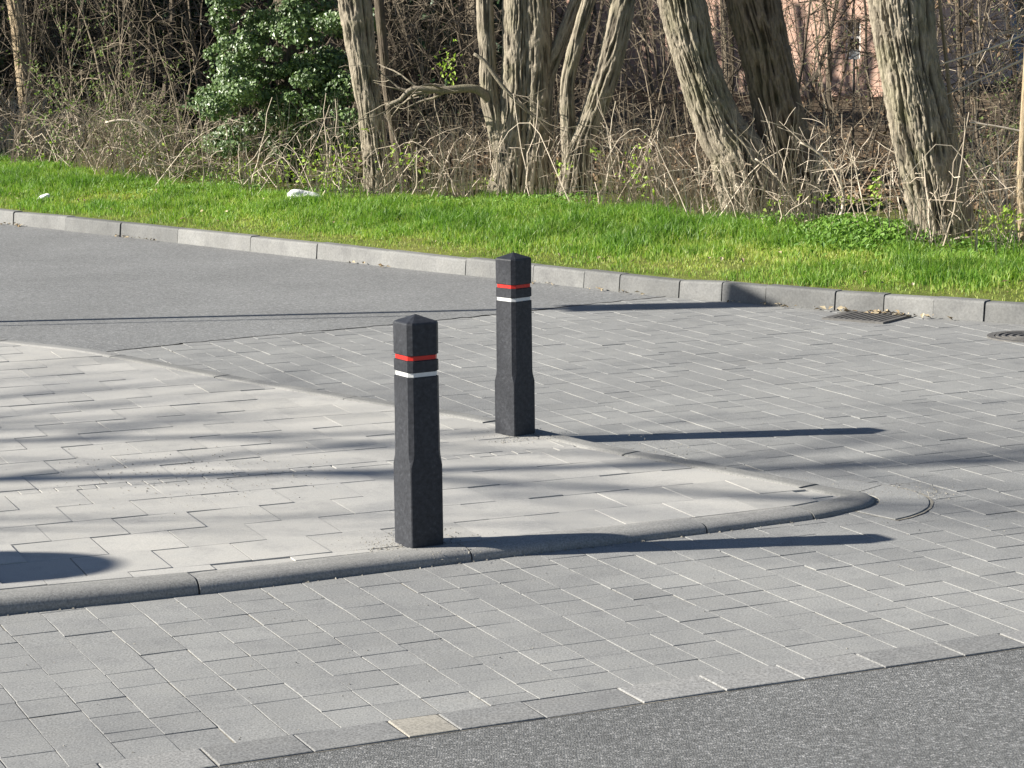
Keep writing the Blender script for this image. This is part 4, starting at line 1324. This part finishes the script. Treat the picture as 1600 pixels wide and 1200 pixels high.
# ------------------------------------------------------------------ far wood and houses
rf = np.random.default_rng(101)
mb = MB()
n = 520
qx = rf.uniform(-200, 860, n); Yd = rf.uniform(39, 64, n)
X = np.array([at_depth(a, 100, y_) for a, y_ in zip(qx, Yd)])
z0 = ground_z(X[:, :2]); K = 6; tt = np.linspace(0, 1, K)
path = np.zeros((n, K, 3)); hh = rf.uniform(3, 7, n)
path[:, :, :2] = X[:, None, :2] + rf.normal(0, 0.12, (n, 1, 2)) * tt[None, :, None] * hh[:, None, None] + np.cumsum(rf.normal(0, 0.05, (n, K, 2)), 1)
path[:, :, 2] = z0[:, None] - 0.1 + hh[:, None] * tt
batch_tubes(mb, path, (rf.gamma(1.5, 0.03, n) + 0.015)[:, None] * (1 - 0.4 * tt), 6, rf.beta(1.5, 2.5, n))
n = 6000
qx = rf.uniform(-200, 850, n); Yd = rf.uniform(36, 62, n)
X = np.array([at_depth(a, 100, y_) for a, y_ in zip(qx, Yd)])
z0 = ground_z(X[:, :2]) + rf.uniform(0, 2.8, n)
d = rf.normal(0, 1, (n, 3)); d /= np.linalg.norm(d, axis=1, keepdims=True); K = 5; tt = np.linspace(0, 1, K)
path = np.c_[X[:, :2], z0][:, None] + d[:, None] * (rf.uniform(0.4, 2.0, n)[:, None] * tt)[..., None] + np.cumsum(rf.normal(0, 0.06, (n, K, 3)), 1)
batch_tubes(mb, path, rf.uniform(0.006, 0.016, n)[:, None] * (1 - 0.5 * tt), 3, rf.beta(1.2, 4, n))
n = 34
qx = rf.uniform(850, 1720, n); Yd = rf.uniform(31, 47, n)
X = np.array([at_depth(a, 100, y_) for a, y_ in zip(qx, Yd)]); z0 = ground_z(X[:, :2]); K = 6; tt = np.linspace(0, 1, K)
path = np.zeros((n, K, 3)); hh = rf.uniform(2.5, 5, n)
path[:, :, :2] = X[:, None, :2] + rf.normal(0, 0.1, (n, 1, 2)) * tt[None, :, None] * hh[:, None, None] + np.cumsum(rf.normal(0, 0.035, (n, K, 2)), 1)
path[:, :, 2] = z0[:, None] - 0.1 + hh[:, None] * tt
batch_tubes(mb, path, (rf.gamma(1.3, 0.014, n) + 0.008)[:, None] * (1 - 0.4 * tt), 6, rf.beta(1.3, 3, n))
n = 560
qx = np.where(rf.random(n) < 0.35, rf.uniform(850, 1720, n), rf.uniform(1430, 1720, n)); Yd = rf.uniform(31, 47, n)
X = np.array([at_depth(a, 100, y_) for a, y_ in zip(qx, Yd)]); z0 = ground_z(X[:, :2]) + rf.uniform(0, 2.6, n)
d = rf.normal(0, 1, (n, 3)); d /= np.linalg.norm(d, axis=1, keepdims=True); K = 5; tt = np.linspace(0, 1, K)
path = np.c_[X[:, :2], z0][:, None] + d[:, None] * (rf.uniform(0.3, 1.4, n)[:, None] * tt)[..., None] + np.cumsum(rf.normal(0, 0.05, (n, K, 3)), 1)
batch_tubes(mb, path, rf.uniform(0.004, 0.010, n)[:, None] * (1 - 0.5 * tt), 3, rf.beta(1.2, 3.5, n))
tag(mb.build('far_wood', M_TWIG), 'dark mass of far trunks and twigs behind the nearer trees', 'wood', kind='stuff')
mb = MB()
n = 80000                                                      # evergreen undergrowth closing the view
qx = rf.uniform(-300, 850, n); Yd = rf.uniform(41, 60, n)
X = np.array([at_depth(a, 100, y_) for a, y_ in zip(qx, Yd)])
lump_n = vnoise(X[:, 0] * 0.5 + 60, X[:, 1] * 0.3 + 60)
z0 = ground_z(X[:, :2]) + rf.random(n) * (1.2 + 3.6 * lump_n)
leaves(mb, np.c_[X[:, :2], z0], rf.normal(0, 1, (n, 3)), rf.uniform(0.12, 0.3, n), rf)
tag(mb.build('evergreen_thicket', M_EVER), 'dark evergreen thicket at the back of the wood', 'thicket', kind='stuff')

# unseen evergreens added outside the frame, whose crowns keep the wood in shade
def shade_tree(p, h, rad, n_, label, seed):
    r = np.random.default_rng(seed)
    z0 = float(ground_z(np.array([p]))[0])
    root = empty('shade_evergreen', (p[0], p[1], z0)); tag(root, label, 'tree', 'unseen evergreens added to shade the wood')
    mb = MB(); tube(mb, smooth_path([(0, 0, -0.1), (0.1, 0, h * 0.4), (0, 0.1, h * 0.9)], 12), np.linspace(0.2, 0.05, 12), 10, 0.5); mb.build('trunk', M_BARK2, root)
    mb = MB()
    u = r.random(n_); a = r.uniform(0, 6.28, n_)
    zz_ = h * (0.06 + 0.94 * u)
    rr = rad * (1 - 0.75 * u) * np.sqrt(r.random(n_)) * (0.7 + 0.5 * vnoise(a * 1.5 + seed, u * 6 + seed))
    leaves(mb, np.c_[np.cos(a) * rr, np.sin(a) * rr, zz_], r.normal(0, 1, (n_, 3)), r.uniform(0.25, 0.45, n_), r)
    mb.build('crown', M_EVER, root)
# ------------------------------------------------------------------ houses behind the wood
def mat_brick(name, c1, c2, mortar):
    m, nt, b = new_mat(name)
    t = nt.nodes.new('ShaderNodeTexBrick')
    mp = nt.nodes.new('ShaderNodeMapping'); mp.inputs['Rotation'].default_value = (math.radians(90), 0, 0)
    nt.links.new(nt.nodes.new('ShaderNodeTexCoord').outputs['Object'], mp.inputs[0]); nt.links.new(mp.outputs[0], t.inputs['Vector'])
    t.inputs['Color1'].default_value = (*c1, 1); t.inputs['Color2'].default_value = (*c2, 1); t.inputs['Mortar'].default_value = (*mortar, 1)
    t.inputs['Scale'].default_value = 4.0
    t.inputs['Mortar Size'].default_value = 0.012
    nr = ramp(nt, [(0.3, (0.85, 0.85, 0.85)), (0.7, (1.12, 1.12, 1.12))])
    nt.links.new(noise(nt, 0.8, 4, 0.6), nr.inputs[0])
    nt.links.new(mix(nt, t.outputs['Color'], nr.outputs[0], 1.0), b.inputs['Base Color'])
    b.inputs['Roughness'].default_value = 0.9
    return m
M_BRICK = mat_brick('pink_brick', (0.56, 0.34, 0.25), (0.64, 0.42, 0.32), (0.6, 0.47, 0.38))
M_GREYW = mat_shaded('grey_render', (0.24, 0.25, 0.29), (0.28, 0.29, 0.33), 0.9, 2, 0.15, 0.2)
M_ROOF = mat_shaded('roof_tile', (0.16, 0.08, 0.06), (0.22, 0.11, 0.08), 0.85, 6, 0.2, 0.2)
M_FRAME = mat_shaded('painted_frame', (0.7, 0.7, 0.68), (0.76, 0.76, 0.74), 0.6, 6, 0.05, 0.3)
M_DOORW = mat_shaded('dark_wood', (0.045, 0.04, 0.035), (0.06, 0.055, 0.05), 0.6, 6, 0.2, 0.3)
def mat_glass():
    m, nt, b = new_mat('window_glass')
    b.inputs['Base Color'].default_value = (0.03, 0.035, 0.04, 1); b.inputs['Roughness'].default_value = 0.08
    b.inputs['Specular IOR Level'].default_value = 0.8
    return m
M_GLASS = mat_glass()

def house(name, pxl, pxr, Y, skew, hgt, depth, wall_m, label, wins):
    A = at_depth(pxl, 100, Y); B = at_depth(pxr, 100, Y + skew)
    A[2] = B[2] = 0
    c = (A + B) / 2
    ang = math.atan2(B[1] - A[1], B[0] - A[0]); L = np.linalg.norm(B - A)
    zb = float(ground_z(c[None, :2])[0]) - 0.6
    root = empty(name, (c[0], c[1], zb), ang)
    tag(root, label, 'house')
    # facade with real openings
    mb = MB()
    xs = sorted({-L / 2, L / 2} | {v for w_ in wins for v in (w_[0] - w_[2] / 2, w_[0] + w_[2] / 2)})
    zs = sorted({0.0, hgt} | {v for w_ in wins for v in (w_[1], w_[1] + w_[3])})
    for x0, x1 in zip(xs[:-1], xs[1:]):
        for z0, z1 in zip(zs[:-1], zs[1:]):
            xm, zm = (x0 + x1) / 2, (z0 + z1) / 2
            if any(abs(xm - w_[0]) < w_[2] / 2 and w_[1] < zm < w_[1] + w_[3] for w_ in wins): continue
            mb.add([(x0, 0, z0), (x1, 0, z0), (x1, 0, z1), (x0, 0, z1)], np.array([[0, 1, 2, 3]]))
    for w_ in wins:
        x0, x1, z0, z1 = w_[0] - w_[2] / 2, w_[0] + w_[2] / 2, w_[1], w_[1] + w_[3]
        d = 0.14
        mb.add([(x0, 0, z0), (x1, 0, z0), (x1, 0, z1), (x0, 0, z1), (x0, d, z0), (x1, d, z0), (x1, d, z1), (x0, d, z1)], np.array([[0, 4, 5, 1], [1, 5, 6, 2], [2, 6, 7, 3], [3, 7, 4, 0]]))
    mb.add([(-L / 2, 0, 0), (-L / 2, depth, 0), (-L / 2, depth, hgt), (-L / 2, 0, hgt), (L / 2, 0, 0), (L / 2, depth, 0), (L / 2, depth, hgt), (L / 2, 0, hgt), (-L / 2, depth / 2, hgt + depth * 0.4), (L / 2, depth / 2, hgt + depth * 0.4)],
           [np.array([[0, 3, 2, 1], [4, 5, 6, 7], [1, 2, 6, 5]]), np.array([[3, 8, 2], [7, 6, 9]])])
    mb.build('wall', wall_m, root)
    mb = MB(); e = 0.3; hz = hgt - 0.15; rz = hgt + depth * 0.4 + 0.12
    mb.add([(-L / 2 - e, -e, hz), (L / 2 + e, -e, hz), (L / 2 + e, depth / 2, rz), (-L / 2 - e, depth / 2, rz), (L / 2 + e, depth + e, hz), (-L / 2 - e, depth + e, hz)], np.array([[0, 1, 2, 3], [3, 2, 4, 5]]))
    o = mb.build('roof', M_ROOF, root)
    sm = o.modifiers.new('thickness', 'SOLIDIFY'); sm.thickness = 0.1
    for w_ in wins:
        x0, x1, z0, z1 = w_[0] - w_[2] / 2, w_[0] + w_[2] / 2, w_[1], w_[1] + w_[3]
        mb = MB(); f = 0.05
        box(mb, (x0 + f / 2, 0.11, (z0 + z1) / 2), (f / 2, 0.025, (z1 - z0) / 2)); box(mb, (x1 - f / 2, 0.11, (z0 + z1) / 2), (f / 2, 0.025, (z1 - z0) / 2))
        for zc in (z0 + f / 2, z1 - f / 2, z0 + (z1 - z0) * 0.55):
            box(mb, ((x0 + x1) / 2, 0.112, zc), ((x1 - x0) / 2 - f, 0.022, f / 2))
        box(mb, ((x0 + x1) / 2, 0.113, z1 - (z1 - z0) * 0.25), (f * 0.4, 0.02, (z1 - z0) * 0.2 - f))
        fr = mb.build('window', M_FRAME if w_[4] else M_DOORW, root)
        mb = MB(); mb.add([(x0 + f * .5, 0.118, z0 + f * .5), (x1 - f * .5, 0.118, z0 + f * .5), (x1 - f * .5, 0.118, z1 - f * .5), (x0 + f * .5, 0.118, z1 - f * .5)], np.array([[0, 1, 2, 3]]))
        mb.build('pane', M_GLASS, fr)
    return root, c, ang, zb, L
# pink house: window seen at px 1320-1345, y 32-90
Yh = 55.0
A = at_depth(845, 100, Yh); B = at_depth(1425, 100, Yh - 4)
def on_wall(pxw, pyw):
    # hit the facade plane with the photograph's ray
    d = ray(pxw, pyw); t2 = B[:2] - A[:2]
    n2 = np.array([-t2[1], t2[0]]); t = ((A[:2] - CAMP[:2]) @ n2) / (d[:2] @ n2)
    P = CAMP + d * t
    return ((P[:2] - (A[:2] + B[:2]) / 2) @ t2) / np.linalg.norm(t2), P[2]
zbase = float(ground_z(((A + B) / 2)[None, :2])[0]) - 0.6
wx0, wz1 = on_wall(1319, 31); wx1, wz0 = on_wall(1344, 92)
house('house', 845, 1425, Yh, -4.0, 6.0, 8.0, M_BRICK, 'pink brick house glimpsed between the leaning trunks',
      [((wx0 + wx1) / 2, wz0 - zbase, wx1 - wx0, wz1 - wz0, 1), ((wx0 + wx1) / 2, 4.2, 0.9, 1.2, 1), ((wx0 + wx1) / 2 - 3.2, 4.2, 0.9, 1.2, 1)])
A2 = at_depth(1455, 100, 60.0); B2 = at_depth(1700, 100, 63.0)
house('house', 1455, 1700, 60.0, 3.0, 6.0, 8.0, M_GREYW, 'blue-grey house far behind the right-hand saplings', [(-1.0, 1.9, 0.5, 0.7, 0), (0.4, 1.9, 0.5, 0.7, 0), (0.4, 4.2, 0.8, 1.1, 1)])
# white notice on a post in front of the window
c = at_depth(1335, 85, 33.0); z0 = float(ground_z(c[None, :2])[0])
nroot = empty('notice_sign', (c[0], c[1], z0), 0.0)
tag(nroot, 'small blank white notice on a thin post below the window', 'sign')
mb = MB(); box(mb, (0, 0, c[2] - z0), (0.065, 0.006, 0.065)); mb.build('panel', M_FRAME, nroot)
mb = MB(); tube(mb, [(0, 0.03, -0.1), (0, 0.03, c[2] - z0 + 0.06)], 0.018, 8); mb.build('post', M_DOORW, nroot)

# ------------------------------------------------------------------ things outside the frame at left that throw shadows into it
SH = np.array([math.cos(SUN_AZ), math.sin(SUN_AZ)]) / math.tan(SUN_EL)     # shadow offset per metre of height
M_STEEL = mat_shaded('galvanised_steel', (0.4, 0.41, 0.42), (0.48, 0.49, 0.5), 0.45, 10, 0.15, 0.5)
def foot_for(px_, py_, z_hit, h):
    g_ = at(px_, py_, z_hit)
    return g_[:2] - SH * (h - z_hit)
# lamp-like signal post: its head's shade falls on the verge kerb
hp = 4.3
f_ = foot_for(1164, 456, 0.1, hp)
pr_root = empty('signal_post', (f_[0], f_[1], 0.0), SUN_AZ)
tag(pr_root, 'tall steel post with a dark box head beside the back road', 'post')
mb = MB(); tube(mb, [(0, 0, -0.1), (0, 0, hp - 0.7)], 0.045, 12); mb.build('pole', M_STEEL, pr_root)
mb = MB(); box(mb, (0, 0, hp - 0.4), (0.12, 0.2, 0.38)); mb.build('head', M_IRON, pr_root)
p2 = empty('slim_post', (f_[0] + 0.35, f_[1] - 0.21, 0.0)); tag(p2, 'thin steel post beside the tall signal post', 'post')
mb = MB(); tube(mb, [(0, 0, -0.1), (0, 0, hp - 1.6)], 0.014, 10); mb.build('pole', M_STEEL, p2)
# round sign: its disc's shade falls on the near pavement
hd_ = 2.35
f_ = foot_for(-65, 890, 0.06, hd_)
s_root = empty('round_sign', (f_[0], f_[1], 0.06), SUN_AZ)
tag(s_root, 'round traffic sign on a steel post by the near pavement', 'sign')
mb = MB(); tube(mb, [(0, 0, -0.1), (0, 0, hd_ + 0.25)], 0.03, 12); mb.build('pole', M_STEEL, s_root)
mb = MB()
a = np.linspace(0, 2 * math.pi, 40, endpoint=False)
fr_ = np.c_[np.full(40, -0.04), np.cos(a) * 0.3, np.sin(a) * 0.3 + hd_]; bk_ = fr_ + [0.012, 0, 0]
idx = np.arange(40)
mb.add(np.r_[fr_, bk_], [idx[None][:, ::-1], (idx + 40)[None], np.stack([idx, np.roll(idx, -1), np.roll(idx, -1) + 40, idx + 40], 1)])
mb.build('disc', M_FRAME, s_root)
# slender street trees whose bare branches dapple the pavement
def street_tree(p, h, label, seed, lean=(0.0, 0.0)):
    r = np.random.default_rng(seed)
    root = empty('street_tree', (p[0], p[1], 0.0)); tag(root, label, 'tree', 'bare street trees beside the road')
    mb = MB()
    P = smooth_path([(0, 0, -0.1), (lean[0] * 0.2, lean[1] * 0.2, h * 0.3), (lean[0] * 0.6, lean[1] * 0.6, h * 0.65), (lean[0], lean[1], h)], 30)
    tube(mb, P, np.linspace(0.13, 0.03, 30), 12, 0.6); mb.build('trunk', M_BARK2, root, smooth=True)
    out = []
    for k in range(11):
        i = r.integers(9, 28); a_ = r.uniform(0, 6.28)
        grow(r, P[i], [math.cos(a_), math.sin(a_), r.uniform(0.5, 1.4)], r.uniform(1.4, 3.2), 0.042, 2, out, 0.45, 0.0, (3, 6), 7, 0.1)
    mb = MB(); branch_mesh(mb, out, r=r, minr=0.005); mb.build('branches', M_BARK2, root)
f_ = foot_for(900, 727, 0.05, 8.6)
street_tree(f_, 11.5, 'slender bare street tree whose shadow crosses the pavement', 111)
f_ = foot_for(300, 690, 0.05, 9.0)
street_tree((f_[0] - 0.8, f_[1]), 11.0, 'bare street tree with twiggy crown behind the slender one', 112)
for k, (p, h, rad, n_, lab) in enumerate((((-14.5, 37.0), 9.0, 2.6, 5000, 'broad evergreen added to shade the wood from its left end'), ((-16.0, 42.0), 10.0, 2.8, 5000, 'tall evergreen added for shade behind the broad one'),
                                         ((-17.0, 48.0), 11.0, 3.0, 5000, 'tallest evergreen added for shade deep in the wood'), ((-12.0, 33.6), 7.0, 1.6, 3000, 'narrow evergreen added for shade closest to the verge'))):
    shade_tree(p, h, rad, n_, lab, 120 + k)
